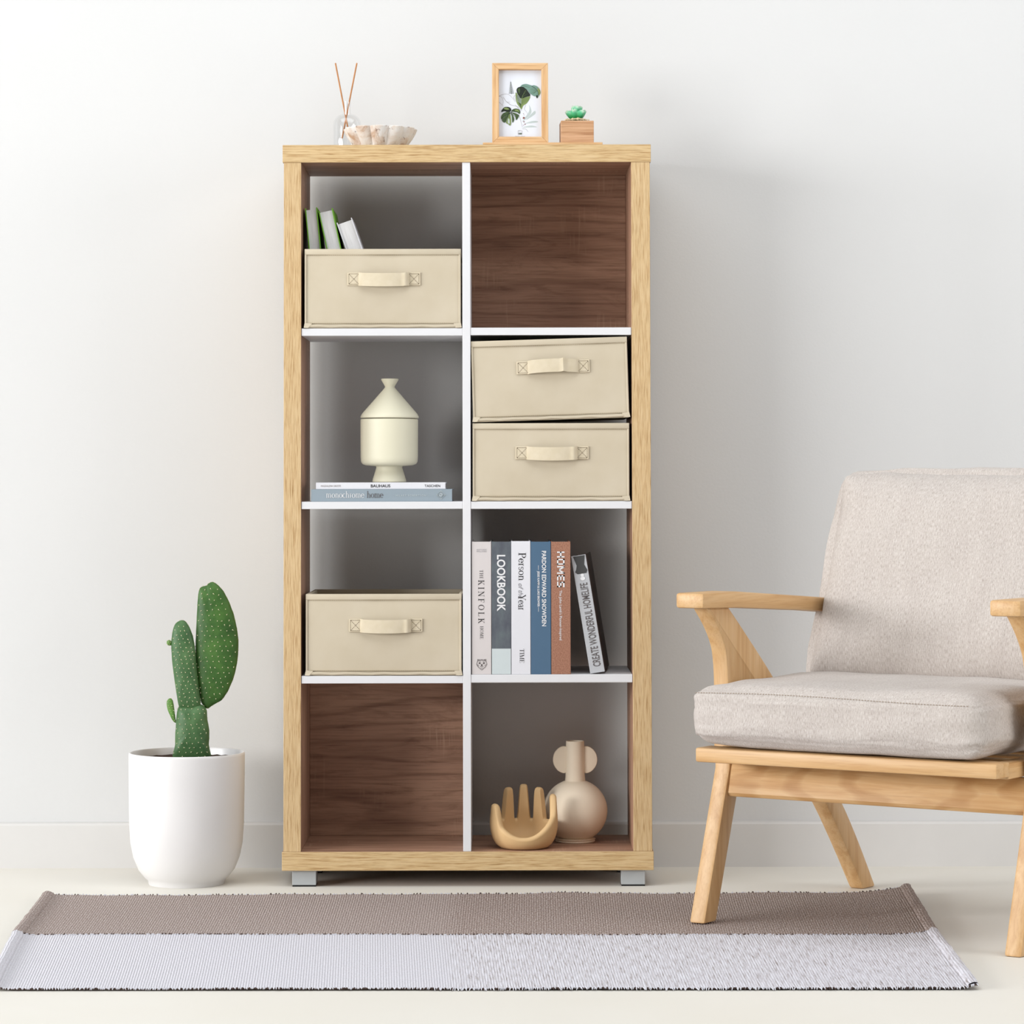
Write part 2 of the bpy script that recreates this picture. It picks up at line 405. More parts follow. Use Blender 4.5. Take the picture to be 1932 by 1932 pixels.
for x0 in (-.4305, .2365):
    for y0 in (.012, D - .062):
        bm = bmesh.new(); box(bm, x0, x0 + .0485, y0, y0 + .05, .003, Z0, .001)
        ft = obj('foot', bm, M['silver'], bc, world=True); ft['label'] = 'short silver square foot'
        bm = bmesh.new(); box(bm, x0 + .0005, x0 + .048, y0 + .0005, y0 + .0495, 0, .003)
        obj('foot_pad', bm, M['rubber'], ft).matrix_parent_inverse = mat_of(bc).inverted()

# ------------------------------------------------------------------ lettering
SW, ST = .135, .045
def _rect(x0, y0, x1, y1): return [(x0, y0), (x1, y0), (x1, y1), (x0, y1)]
def _ln(x0, y0, x1, y1, w): return [(x0 - w / 2, y0), (x0 + w / 2, y0), (x1 + w / 2, y1), (x1 - w / 2, y1)]
def _sf(x, y, w=.17): return _rect(x - w, y, x + w, y + .04)
def _arc(cx, cy, rx, ry, a0, a1, wk=SW, tn=ST, n=14):
    out = []
    for i in range(n):
        q = []
        for a in (a0 + (a1 - a0) * i / n, a0 + (a1 - a0) * (i + 1) / n):
            a = radians(a); h = (tn + (wk - tn) * abs(cos(a))) / 2
            q.append(((cx + (rx + h) * cos(a), cy + (ry + tn / 2) * sin(a)), (cx + (rx - h) * cos(a), cy + (ry - tn / 2) * sin(a))))
        out.append([q[0][0], q[1][0], q[1][1], q[0][1]])
    return out
def _stem(x, y0=0, y1=1, w=SW): return _rect(x - w / 2, y0, x + w / 2, y1)
G = {
 'I': ([_stem(.2), _sf(.2, 0), _sf(.2, .96)], .42),
 'K': ([_stem(.2), _sf(.2, 0), _sf(.2, .96), _ln(.27, .42, .72, .98, ST), _ln(.74, .02, .40, .58, SW), _sf(.76, 0, .14), _sf(.70, .96, .14)], .92),
 'N': ([_stem(.18, w=ST), _ln(.78, 0, .18, 1, SW), _stem(.78, w=ST), _sf(.18, 0), _sf(.12, .96, .12), _sf(.80, .96)], .98),
 'F': ([_stem(.2), _sf(.2, 0), _rect(.04, .96, .68, 1), _rect(.64, .78, .68, 1), _rect(.2, .48, .54, .52), _rect(.51, .40, .54, .60)], .76),
 'E': ([_stem(.2), _rect(.04, 0, .70, .04), _rect(.04, .96, .68, 1), _rect(.64, .78, .68, 1), _rect(.66, 0, .70, .22), _rect(.2, .48, .54, .52), _rect(.51, .40, .54, .60)], .80),
 'L': ([_stem(.2), _rect(.04, 0, .70, .04), _rect(.66, 0, .70, .24), _sf(.2, .96)], .78),
 'T': ([_stem(.4), _sf(.4, 0), _rect(.04, .96, .76, 1), _rect(.04, .76, .08, 1), _rect(.72, .76, .76, 1)], .82),
 'H': ([_stem(.2), _stem(.76), _sf(.2, 0), _sf(.2, .96), _sf(.76, 0), _sf(.76, .96), _rect(.2, .48, .76, .52)], .98),
 'M': ([_stem(.18, w=ST), _ln(.52, 0, .2, 1, SW), _ln(.52, 0, .86, 1, ST), _stem(.90), _sf(.18, 0), _sf(.90, 0), _sf(.16, .96, .13), _sf(.93, .96, .13)], 1.12),
 'O': (_arc(.48, .5, .38, .48, 0, 360, n=28), .98),
 'P': ([_stem(.2), _sf(.2, 0), _rect(.04, .96, .4, 1), _rect(.2, .46, .4, .50)] + _arc(.38, .73, .24, .25, -90, 90), .74),
 'Y': ([_stem(.44, 0, .5), _sf(.44, 0), _ln(.42, .48, .12, .98, SW), _ln(.46, .48, .74, .98, ST), _sf(.12, .96, .13), _sf(.74, .96, .12)], .84),
 'e': (_arc(.29, .32, .22, .31, 30, 325) + _arc(.29, .32, .22, .31, 0, 30) + [_rect(.1, .34, .52, .38)], .58),
 'r': ([_stem(.17, 0, .64, .11), _rect(.03, 0, .31, .035), _rect(.04, .61, .17, .645)] + _arc(.30, .44, .13, .2, 60, 150, .05), .44),
 's': (_arc(.24, .48, .15, .155, 20, 270, .08) + _arc(.24, .17, .16, .155, -160, 90, .08), .48),
 'o': (_arc(.31, .32, .23, .31, 0, 360, .12, .04, 22), .62),
 'n': ([_stem(.17, 0, .64, .11), _rect(.03, 0, .31, .035), _rect(.04, .61, .17, .645), _stem(.52, 0, .44, .11), _rect(.38, 0, .66, .035)] + _arc(.35, .42, .17, .21, 0, 140, .10), .70),
 'm': ([_stem(.17, 0, .64, .11), _rect(.03, 0, .31, .035), _rect(.04, .61, .17, .645), _stem(.50, 0, .44, .11), _rect(.36, 0, .64, .035), _stem(.84, 0, .44, .11), _rect(.70, 0, .98, .035)]
       + _arc(.34, .42, .16, .21, 0, 140, .10) + _arc(.68, .42, .16, .21, 0, 140, .10), 1.02),
 'h': ([_stem(.17, 0, 1.02, .11), _rect(.03, 0, .31, .035), _rect(.04, .985, .17, 1.02), _stem(.52, 0, .44, .11), _rect(.38, 0, .66, .035)] + _arc(.35, .42, .17, .21, 0, 140, .10), .70),
 'a': ([_stem(.42, 0, .46, .11), _rect(.42, 0, .54, .035)] + _arc(.27, .44, .15, .19, 0, 160, .09) + _arc(.26, .18, .16, .17, 40, 320, .10), .56),
 'c': (_arc(.29, .32, .22, .31, 45, 315), .54),
 ' ': ([], .34)}

def serif(bm, s, size, pos, xa, ya, nrm, mi=0, space=0.0, align='L', xs=1.0):
    adv = sum((G[c][1] + space) for c in s) * size * xs
    x = {'L': 0, 'C': -adv / 2, 'R': -adv}[align]
    pos, xa, ya, nrm = Vector(pos), Vector(xa), Vector(ya), Vector(nrm)
    for c in s:
        polys, a = G[c]
        for p in polys:
            A = [bm.verts.new(pos + xa * (x + q[0] * size * xs) + ya * (q[1] * size) + nrm * .0002) for q in p]
            bm.faces.new(A).material_index = mi
        x += (a + space) * size * xs

def sans(bm, s, size, pos, xa, ya, nrm, mi=0, bold=0.0, align='LEFT', xs=1.0, space=1.0, shear=0.0):
    """size: capital height"""
    cu = bpy.data.curves.new('t', 'FONT'); cu.body = s; cu.size = size / .70; cu.align_x = align; cu.offset = bold * size
    cu.space_character = space; cu.shear = shear; cu.resolution_u = 3
    o = bpy.data.objects.new('t', cu); COL.objects.link(o)
    me = bpy.data.meshes.new_from_object(o.evaluated_get(bpy.context.evaluated_depsgraph_get()))
    COL.objects.unlink(o); bpy.data.objects.remove(o); bpy.data.curves.remove(cu)
    pos, xa, ya, nrm = Vector(pos), Vector(xa), Vector(ya), Vector(nrm)
    vs = [bm.verts.new(pos + xa * (v.co.x * xs) + ya * v.co.y + nrm * .0002) for v in me.vertices]
    for p in me.polygons:
        try: bm.faces.new([vs[i] for i in p.vertices]).material_index = mi
        except ValueError: pass
    bpy.data.meshes.remove(me)
FRONT = (0, -1, 0); RIGHT = (1, 0, 0); UPZ = (0, 0, 1); DOWN = (0, 0, -1); LEFT = (-1, 0, 0)

# ------------------------------------------------------------------ books
def book(name, label, loc, rot, w, h, d, cover, group=None, board_t=.0024, fore=False, lie=False, slots=None):
    """w thick, h tall, d deep; spine on the front (y = 0) or, with fore, the page edge on the front. Origin at its bottom left corner"""
    t = thing(name, label, 'book', loc, rot, group)
    bm = bmesh.new(); b = board_t
    if not fore:
        box(bm, 0, w, 0, b, 0, h, .0006, 0, 1); box(bm, 0, b, b * .6, d, 0, h, .0004, 0, 1); box(bm, w - b, w, b * .6, d, 0, h, .0004, 0, 1)
        cv = obj('cover', bm, slots or cover, t)
        bm = bmesh.new(); box(bm, b, w - b, b, d - .004, .003, h - .003); obj('page_block', bm, M['pages'], t)
    else:
        box(bm, 0, w, d - b, d, 0, h, .0006, 0, 1); box(bm, 0, b, 0, d - b * .6, 0, h, .0004, 0, 1); box(bm, w - b, w, 0, d - b * .6, 0, h, .0004, 0, 1)
        cv = obj('cover', bm, slots or cover, t)
        bm = bmesh.new(); box(bm, b, w - b, .004, d - b, .004, h - .004); obj('page_block', bm, M['pages'], t)
    return t, cv

# six on the third shelf of the right column (shelf top z = .4285)
ZS = SH['R'][2][1] + .0002
def upright(label, px0, px1, top, cover, depth=.205, **k):
    a = P(px0, 1272, .004); b = P(px1, top, .004)
    return book('book', label, (a.x, .004, ZS), (0, 0, 0), b.x - a.x - .0004, b.z - ZS, depth, cover, 'books standing on the shelf in the right column', **k) + (b.x - a.x, b.z - ZS)

t, cv, w, h = upright('blush hardback with tiger head at foot of spine, beside the divider', 890.3, 927, 1022, M['blush'])
bm = bmesh.new()
serif(bm, 'THE', .0070, (w * .40, -.0004, h - .0570), DOWN, RIGHT, FRONT, 0, .08)
serif(bm, 'KINFOLK', .0120, (w * .33, -.0004, h - .0775), DOWN, RIGHT, FRONT, 0, .27)
serif(bm, 'HOME', .0066, (w * .42, -.0004, h - .1712), DOWN, RIGHT, FRONT, 0, .05)
obj('lettering', bm, M['ink'], t, recalc=False)
bm = bmesh.new()
sans(bm, 'NATHAN', .0026, (w / 2, -.0004, h - .0175), RIGHT, UPZ, FRONT, 0, .0, 'CENTER', 1.1, 1.25)
sans(bm, 'WILLIAMS', .0026, (w / 2, -.0004, h - .0210), RIGHT, UPZ, FRONT, 0, .0, 'CENTER', 1.1, 1.2)
obj('author_line', bm, M['ink_grey'], t, recalc=False)
bm = bmesh.new()   # line drawn tiger head
ec = Vector((w / 2, -.0005, .0215))
def stroke(bm, pts, r=.00035, mi=0, c=None):
    tube(bm, [(c if c else ec) + Vector((x, 0, z)) for x, z in pts], r, 4, mi)
def ell(cx, cz, rx, rz, a0=0, a1=360, n=14): return [(cx + rx * cos(radians(a0 + (a1 - a0) * i / n)), cz + rz * sin(radians(a0 + (a1 - a0) * i / n))) for i in range(n + 1)]
stroke(bm, ell(0, .001, .0088, .0075, 40, 140)); stroke(bm, [(-.0085, .006), (-.0105, -.001), (-.0075, -.006), (-.003, -.010), (0, -.0125), (.003, -.010), (.0075, -.006), (.0105, -.001), (.0085, .006)])
for s in (-1, 1):
    stroke(bm, [(s * .0075, .0055), (s * .0085, .009), (s * .0045, .0082)], .0006)
    stroke(bm, ell(s * .0042, .0015, .0013, .0011), .0007); stroke(bm, [(s * .0015, .006), (s * .005, .0052)], .0004)
    stroke(bm, [(s * .0098, -.002), (s * .0065, -.0018)]); stroke(bm, [(s * .0085, -.0045), (s * .0055, -.0035)]); stroke(bm, [(0, -.004), (s * .003, -.0062)], .0004)
stroke(bm, ell(0, -.0022, .0012, .0008), .0007); stroke(bm, [(-.002, .0075), (.002, .0075)]); stroke(bm, [(-.002, -.0085), (.002, -.0085)]); stroke(bm, [(0, -.0022), (0, -.0042)])
obj('emblem', bm, M['ink_mid'], t)

t, cv, w, h = upright('slate grey book with pale foot and bold white title', 928, 964, 1022, M['slate'])
bm = bmesh.new(); box(bm, .0001, w - .0005, -.0004, .0001, .0005, P(945, 1224, 0).z - ZS); obj('pale_foot', bm, M['pale_blue'], t)['label'] = 'pale blue block at foot of the spine'
bm = bmesh.new(); sans(bm, 'LOOKBOOK', .0162, (w * .29, -.0004, h - .0258), DOWN, RIGHT, FRONT, 0, .036, xs=.872)
obj('lettering', bm, M['ink_white'], t, recalc=False)

t, cv, w, h = upright('white book with thin black serif title on its spine, mid row', 965, 1001, 1021, M['white_spine'])
bm = bmesh.new()
serif(bm, 'Person', .0148, (w * .38, -.0004, h - .0228), DOWN, RIGHT, FRONT, 0, -.015, xs=1.12)
obj('title_word', bm, M['ink'], t, recalc=False); bm = bmesh.new()
serif(bm, 'Year', .0150, (w * .36, -.0004, h - .1085), DOWN, RIGHT, FRONT, 0, -.02, xs=.90)
obj('title_word', bm, M['ink'], t, recalc=False); bm = bmesh.new()
serif(bm, 'TIME', .0088, (w * .43, -.0004, h - .2180), DOWN, RIGHT, FRONT, 0, -.02, xs=1.08)
obj('publisher_line', bm, M['ink'], t, recalc=False)
bm = bmesh.new(); sans(bm, 'of the', .0095, (w * .37, -.0004, h - .0845), DOWN, RIGHT, FRONT, 0, .0, shear=.3, xs=.95)
obj('small_lettering', bm, M['ink_grey'], t, recalc=False)

t, cv, w, h = upright('steel blue book between the white one and the brown one', 1002, 1039.5, 1022, M['blue_spine'])
bm = bmesh.new()
sans(bm, 'PARDON EDWARD SNOWDEN', .0085, (w * .55, -.0004, h - .0182), DOWN, RIGHT, FRONT, 0, .03, xs=.895)
sans(bm, 'JESSE KAMM & LUKE BROWER', .0042, (w * .33, -.0004, h - .0600), DOWN, RIGHT, FRONT, 0, .03, xs=.90)
box(bm, w * .33 + .0015, w * .33 + .0022, -.0006, -.0003, h - .0575, h - .048); box(bm, w * .33 + .0015, w * .33 + .0022, -.0006, -.0003, h - .1420, h - .1325)
obj('lettering', bm, M['ink_white'], t, recalc=False)

t, cv, w, h = upright('brown cloth book with blocky white title, last of the upright ones', 1040.5, 1076.5, 1022, M['tan_cloth'])
bm = bmesh.new()
def blk(polys, x, z, hgt):  # blocky capitals reading downward
    for p in polys: prism(bm, [(x + b * hgt, z - a * hgt) for a, b in p], 1, -.0006, -.0003)
k = .175
LET = {'H': ([_rect(0, 0, k, 1), _rect(.62, 0, .62 + k, 1), _rect(0, .4, .82, .6)], .98), 'O': ([_rect(0, 0, k, 1), _rect(.6, 0, .6 + k, 1), _rect(0, 0, .8, k), _rect(0, .8, .8, 1)], .96),
       'M': ([_rect(0, 0, k, 1), _rect(.85, 0, .85 + k, 1), _ln(.52, .2, .1, 1, .2), _ln(.52, .2, .95, 1, .2)], 1.22), 'E': ([_rect(0, 0, k, 1), _rect(0, 0, .7, k), _rect(0, .41, .64, .59), _rect(0, .8, .7, 1)], .86),
       'S': ([_rect(0, 0, .74, k), _rect(.54, 0, .74, .58), _rect(0, .41, .74, .59), _rect(0, .42, k, 1), _rect(0, .8, .74, 1)], .8)}
zz = h - .0200
for c in 'HOMES':
    blk(LET[c][0], w * .30, zz, .0152); zz -= LET[c][1] * .0152 * 1.0
sans(bm, "The John Lamb's Pioneer-Inspired", .0052, (w * .42, -.0004, h - .0985), DOWN, RIGHT, FRONT, 0, .006, xs=1.0)
obj('lettering', bm, M['ink_white'], t, recalc=False)

# the leaning one
tl = P(1078, 1050, .012); bl = P(1114.5, 1271, .012); br = P(1143, 1268, .012)
lean = atan2(bl.x - tl.x, tl.z - bl.z); lw = .0300; lh = (tl - bl).length
t, cv = book('book', 'silver grey book leaning against the brown cloth book', (bl.x - .0008, .012, ZS + lw * 0 + .0003), (0, -lean, radians(-4.5)), lw, lh, .20, M['grey_photo'],
             'books standing on the shelf in the right column', slots=[M['grey_photo'], M['dark_cover']])
for f in cv.data.polygons:
    if f.center.x > lw - .0015 and f.center.y > .004: f.material_index = 1
bm = bmesh.new(); sans(bm, 'CREATE WONDERFUL HOMELIFE', .0150, (lw * .79, -.0004, .0125), UPZ, LEFT, FRONT, 0, .014, xs=.540)
obj('lettering', bm, M['ink_mid'], t, recalc=False)
bm = bmesh.new()
prism(bm, [(.004, lh - .001), (lw - .002, lh - .001), (lw * .80, lh - .020), (lw * .95, lh - .032), (lw * .86, lh - .0375), (lw * .25, lh - .0375), (lw * .10, lh - .033), (lw * .2, lh - .028), (lw * .28, lh - .020)], 1, -.0005, -.0002)
lampo = obj('printed_lamp', bm, M['lamp_grey'], t)
bm = bmesh.new()
for q in (ell(lw * .55, lh - .041, .0035, .0035), ell(lw * .55, lh - .0475, .005, .004)):
    prism(bm, q[:-1], 1, -.0007, -.0004)
obj('printed_bulb', bm, M['ink_white'], t)
lean_book = t

# the two lying on the second shelf of the left column
ZL = SH['L'][1][1] + .0002
def flat_book(label, px0, px1, py0, py1, Y, cover, z, depth=.20):
    a = P(px0, py1, Y); b = P(px1, py0, Y); hgt = (b.z - a.z); L = b.x - a.x
    # built upright, then laid on its side: thickness along z
    t = thing('book', label, 'book', (a.x, Y, z), (0, 0, 0), 'books lying under the urn')
    bm = bmesh.new(); bt = .0022
    box(bm, 0, L, 0, bt, 0, hgt, .0005, 0, 1); box(bm, 0, L, bt * .6, depth, 0, bt, .0004, 0, 1); box(bm, 0, L, bt * .6, depth, hgt - bt, hgt, .0004, 0, 1)
    obj('cover', bm, cover, t)
    bm = bmesh.new(); box(bm, .003, L - .003, bt, depth - .004, bt, hgt - bt); obj('page_block', bm, M['pages'], t)
    return t, L, hgt
t, L, hg = flat_book('grey blue book lying flat on the shelf, lower of two under the urn', 587, 853, 922.5, 946.2, .008, M['greyblue'], ZL)
bm = bmesh.new()
serif(bm, 'monochrome', .0135, (.030, -.0004, hg * .30), RIGHT, UPZ, FRONT, 0, -.02, xs=.868)
obj('lettering', bm, M['ink_white'], t, recalc=False)
bm = bmesh.new(); serif(bm, 'home', .0135, (.1132, -.0004, hg * .30), RIGHT, UPZ, FRONT, 0, -.02, xs=.87)
obj('dark_lettering', bm, M['ink_mid'], t, recalc=False)
bm = bmesh.new(); sans(bm, 'HILARY ROBERTSON', .0036, (.172, -.0004, hg * .42), RIGHT, UPZ, FRONT, 0, .0, xs=1.05, space=1.28)
obj('author_line', bm, M['ink_soft'], t, recalc=False); bm = bmesh.new()
ec = Vector((L - .0225, -.0005, hg * .52))
for q in (.0088, .0052): stroke(bm, [(0, q), (q * 1.05, 0), (0, -q), (-q * 1.05, 0), (0, q)], .0004)
stroke(bm, ell(0, 0, .0022, .0022), .0011)
for x, z in ((0, .0075), (0, -.0075), (.0075, 0), (-.0075, 0)): stroke(bm, ell(x, z, .0012, .0012, n=8), .0004)
obj('emblem', bm, M['ink_soft'], t, recalc=False)
ZT = ZL + hg
t, L, hg = flat_book('thin white book lying on top of the grey blue one', 596, 840.5, 908.5, 921.5, .012, M['white_spine'], ZT + .0002)
bm = bmesh.new()
sans(bm, 'BAUHAUS', .0060, (L * .498, -.0004, hg * .27), RIGHT, UPZ, FRONT, 0, .012, 'CENTER', 1.05)
obj('title_lettering', bm, M['ink'], t, recalc=False); bm = bmesh.new()
sans(bm, 'TASCHEN', .0050, (L - .0105, -.0004, hg * .30), RIGHT, UPZ, FRONT, 0, .008, 'RIGHT', .98, 1.05)
obj('publisher_line', bm, M['ink'], t, recalc=False)
bm = bmesh.new(); sans(bm, 'MAGDALENA DROSTE', .0036, (.0100, -.0004, hg * .36), RIGHT, UPZ, FRONT, 0, .0, xs=.79, space=1.0)
obj('author_line', bm, M['ink_taupe'], t, recalc=False)
ZT2 = ZT + hg + .0003

# ------------------------------------------------------------------ storage baskets
def basket(label, loc, rot, W_, H_, Dp, hx, hz, fold=False, hem=.0105, tilt=0.0):
    """origin at the middle of the front bottom edge; hx, hz: centre of the handle on the front"""
    t = thing('storage_basket', label, 'basket', loc, rot, 'beige fabric storage baskets')
    th = .0035; x0, x1 = -W_ / 2, W_ / 2
    n = 26
    # body: open box, front softly bulging
    bm = bmesh.new()
    fr = bmesh.new()
    def shell(off, inset):
        """ring of points around at heights"""
        rows = []
        for k in range(7):
            z = H_ * k / 6; ring = []
            pts = []
            for i in range(n): pts.append((x0 + (x1 - x0) * i / n, 0.))
            for i in range(8): pts.append((x1, Dp * i / 8))
            for i in range(n): pts.append((x1 - (x1 - x0) * i / n, Dp))
            for i in range(8): pts.append((x0, Dp * (1 - i / 8)))
            for (x, y) in pts:
                u = (x - x0) / (x1 - x0); bul = .0035 * sin(pi * min(max(u, 0), 1)) * sin(pi * k / 6)
                yy = y - bul if y < 1e-6 else y
                xx = x + (1 if x > 0 else -1) * .0 
                wob = .0012 * noise.noise(Vector((x * 14 + loc[0] * 9, z * 18, y * 10 + loc[2] * 5)))
                cx = min(max(xx, x0 + inset), x1 - inset); cy = min(max(yy, inset - bul if y < 1e-6 else inset), Dp - inset)
                ring.append((cx, cy + wob * (1 if 0 < u < 1 else 0), max(z, off)))
            rows.append(ring)
        return rows
    outer = [[bm.verts.new(p) for p in r] for r in shell(0, 0)]
    inner = [[bm.verts.new(p) for p in r] for r in shell(th, th)]
    m = len(outer[0])
    for k in range(6):
        for i in range(m):
            j = (i + 1) % m
            bm.faces.new((outer[k][i], outer[k][j], outer[k + 1][j], outer[k + 1][i]))
            bm.faces.new((inner[k][j], inner[k][i], inner[k + 1][i], inner[k + 1][j]))
    for i in range(m):
        j = (i + 1) % m; bm.faces.new((outer[6][i], outer[6][j], inner[6][j], inner[6][i]))
    bm.faces.new(outer[0][::-1]); bm.faces.new(inner[0])
    obj('body', bm, M['canvas'], t, smooth=40)
    # folded top hem all round
    bm = bmesh.new(); e = .0012
    for (a0, a1, b0, b1) in ((x0 - e, x1 + e, -e - .0006, th + e), (x0 - e, x1 + e, Dp - th - e, Dp + e), (x0 - e, x0 + th + e, 0, Dp), (x1 - th - e, x1 + e, 0, Dp)):
        box(bm, a0, a1, b0, b1, H_ - hem, H_ + .0012, .0009, 0, 2)
    obj('hem', bm, M['canvas'], t, smooth=50)
    # piping: bottom front edge, and both front uprights
    bm = bmesh.new()
    tube(bm, [(x0 + (x1 - x0) * i / 12, -.001, .0042 + .0008 * sin(i * 2.3)) for i in range(13)], .0036, 8)
    for x in (x0 + .001, x1 - .001): tube(bm, [(x, -.0005, z) for z in (.003, H_ / 2, H_ - hem)], .0022, 8)
    obj('piping', bm, M['canvas'], t, smooth=50)
    # flared corner flaps at the bottom
    for s in (-1, 1):
        bm = bmesh.new(); xx = x1 if s > 0 else x0
        vs = [bm.verts.new(p) for p in ((xx - s * .014, -.0035, .0095), (xx + s * .001, -.0030, .0110), (xx + s * .0028, -.0050, .0008), (xx - s * .006, -.0062, .0006), (xx - s * .012, -.0010, .001), (xx, .003, .001))]
        for f in ((0, 1, 2, 3), (0, 3, 4), (1, 5, 2), (2, 5, 4, 3), (0, 4, 5, 1)): bm.faces.new([vs[i] for i in f])
        obj('corner_flap', bm, M['canvas'], t)
    # seam threads under the hem and above the bottom edge
    bm = bmesh.new()
    kdash = 74
    for i in range(kdash):
        u = (i + .2) / kdash; u2 = (i + .85) / kdash
        for z, y in ((H_ - hem - .0015, -.0014), (.0098, -.0030)):
            box(bm, x0 + W_ * u, x0 + W_ * u2, y - .0022 * sin(pi * u) * (z < .05) - .0016 * sin(pi * u) * (z > .05), y + .003, z, z + .0007)
    tag(obj('seam_stitching', bm, M['seam'], t), kind='stuff')
    # handle: a webbing strap sewn at both ends
    hl, hr = hx - .0745, hx + .0745; sh = .0135; pl = .0265
    base_y = -.0042
    for s, xa in ((-1, hl), (1, hr - pl)):
        bm = bmesh.new(); box(bm, xa, xa + pl, base_y - .0016, base_y + .0012, hz - sh * .98, hz + sh * .98, .0007, 0, 1)
        pt = obj('handle_patch', bm, M['strap'], t)
        bm = bmesh.new(); q = .0030; yy = base_y - .0018
        L_, R_, B_, T_ = xa + q, xa + pl - q, hz - sh + q, hz + sh - q
        for (ax, az), (bx, bz) in (((L_, B_), (R_, B_)), ((R_, B_), (R_, T_)), ((R_, T_), (L_, T_)), ((L_, T_), (L_, B_)), ((L_, B_), (R_, T_)), ((L_, T_), (R_, B_))):
            N = 8
            for i in range(N):
                f0, f1 = (i + .2) / N, (i + .8) / N
                tube(bm, [(ax + (bx - ax) * f0, yy, az + (bz - az) * f0), (ax + (bx - ax) * f1, yy, az + (bz - az) * f1)], .00042, 4)
        tag(obj('stitching', bm, M['thread'], pt), kind='stuff')
    bm = bmesh.new(); N = 36; a0, a1 = hl + pl - .004, hr - pl + .004; rows = []
    for i in range(N + 1):
        f = i / N; x = a0 + (a1 - a0) * f
        arch = sin(pi * f) ** .55 if 0 < f < 1 else 0
        y = base_y - .0016 - .0135 * arch
        dz = -.0024 * arch
        if fold:
            kk = math.exp(-((f - .70) / .045) ** 2); y -= .005 * kk; dz = .0030 * arch + .0015 * kk
        else:
            y -= .004 * math.exp(-((f - .93) / .05) ** 2)
        rows.append([(x, y - .0009, hz - sh + dz), (x, y - .0013, hz + dz), (x, y - .0009, hz + sh + dz), (x, y + .0009, hz + sh + dz), (x, y + .0009, hz + dz), (x, y + .0009, hz - sh + dz)])
    V = [[bm.verts.new(p) for p in r] for r in rows]
    for A, B in zip(V, V[1:]):
        for k in range(6): bm.faces.new((A[k], A[(k + 1) % 6], B[(k + 1) % 6], B[k]))
    bm.faces.new(V[0]); bm.faces.new(V[-1][::-1])
    obj('handle', bm, M['strap'], t, smooth=40)
    return t

def basket_at(label, pxl, pxr, pyt, pyb, hpx, hpy, zbase, Y=.006, roll=0.0, yaw=0.0, fold=False, depth=.262):
    a = P((pxl + pxr) / 2, pyb, Y); W_ = (P(pxr, pyb, Y) - P(pxl, pyb, Y)).x; H_ = P(pxl, pyt, Y).z - a.z
    hp = P(hpx, hpy, Y)
    return basket(label, (a.x, Y, zbase), (0, roll, yaw), W_ - .003, H_ - .001, depth, hp.x - a.x, hp.z - a.z, fold)
zA = SH['L'][0][1]; zC = SH['R'][1][1]; zD = SH['L'][2][1]
bA = basket_at('beige fabric basket holding three books, in the top left cubby', 574.5, 870, 469, 618, 724.5, 525.5, zA + .0005, yaw=radians(.3))
bC = basket_at('beige fabric basket with a smooth handle, under another basket in the right column', 891.5, 1188, 796.5, 943, 1041.5, 852, zC + .0005)
bB = basket_at('tilted beige fabric basket with a creased handle, stacked on another basket', 892.5, 1188, 641, 793, 1046.5, 693.5, zC + .0005 + .1652, roll=radians(-1.7), fold=True)
bD = basket_at('beige fabric basket standing empty and open, beside the upright books across the divider', 576.5, 871.5, 1121.5, 1275, 728, 1180, zD + .0005, yaw=radians(-.5))

# three books in the top left basket, page edges to the front
zb = zA + .006
def basket_book(label, top, bot, thick_px, cover, h):
    """top, bot: two points of the left edge in the frame"""
    Y = .05
    a, b = P(*top, Y), P(*bot, Y); ln = atan2(b.x - a.x, a.z - b.z)
    foot = a + (b - a) * ((a.z - zb) / (a.z - b.z))
    return book('book', label, (foot.x, Y, zb), (0, -ln, 0), thick_px * .001087, (a - foot).length, .17, cover, 'books in the top left basket', fore=True, board_t=.0022)
basket_book('green edged book against the side of the top left cubby', (575.2, 393), (582.2, 468), 23.0, M['green_cover'], 0)
basket_book('green edged book leaning between the other two in the basket', (600.5, 398), (615.5, 468), 27.5, M['green_cover'], 0)
basket_book('white book leaning furthest over in the top left basket', (634.8, 420.5), (651.5, 468), 30.5, M['white_cover'], 0)

# ------------------------------------------------------------------ urn on the two lying books
uc = P(734.5, 906, .105); k = .001097
t = thing('lidded_urn', 'cream ceramic lidded urn with conical lid standing on two books', 'urn', (uc.x, .105, ZT2))
bm = bmesh.new()
fz = lambda py: (906.5 - py) * k
lathe(bm, [(0, .0005), (31.0 * k, 0.0005), (32 * k, .0022), (31 * k, fz(900)), (27 * k, fz(887)), (24.5 * k, fz(879)), (25.5 * k, fz(875.5)), (0, fz(875.5))], 72)
obj('pedestal', bm, M['urn'], t, smooth=40)
bm = bmesh.new()
lathe(bm, [(0, fz(876)), (25 * k, fz(876)), (44 * k, fz(874.5)), (50.5 * k, fz(872)), (53.2 * k, fz(868)), (54.0 * k, fz(860)), (54.4 * k, fz(792)), (54.2 * k, fz(788.5)), (52.6 * k, fz(787)), (49 * k, fz(787)), (48.5 * k, fz(860)), (0, fz(866))], 96)
obj('body', bm, M['urn'], t, smooth=35)
bm = bmesh.new()
lathe(bm, [(0, fz(785.6)), (53.5 * k, fz(785.8)), (55 * k, fz(784.6)), (54.8 * k, fz(782.5)), (52 * k, fz(777)), (10.2 * k, fz(729)), (9.2 * k, fz(726.5)), (10.5 * k, fz(723.5)), (16.3 * k, fz(713.5)), (16.4 * k, fz(712)), (15.0 * k, fz(711)), (0, fz(711))], 96)
lid = obj('lid', bm, M['urn'], t, smooth=35); lid.rotation_euler = (0, radians(.35), 0)

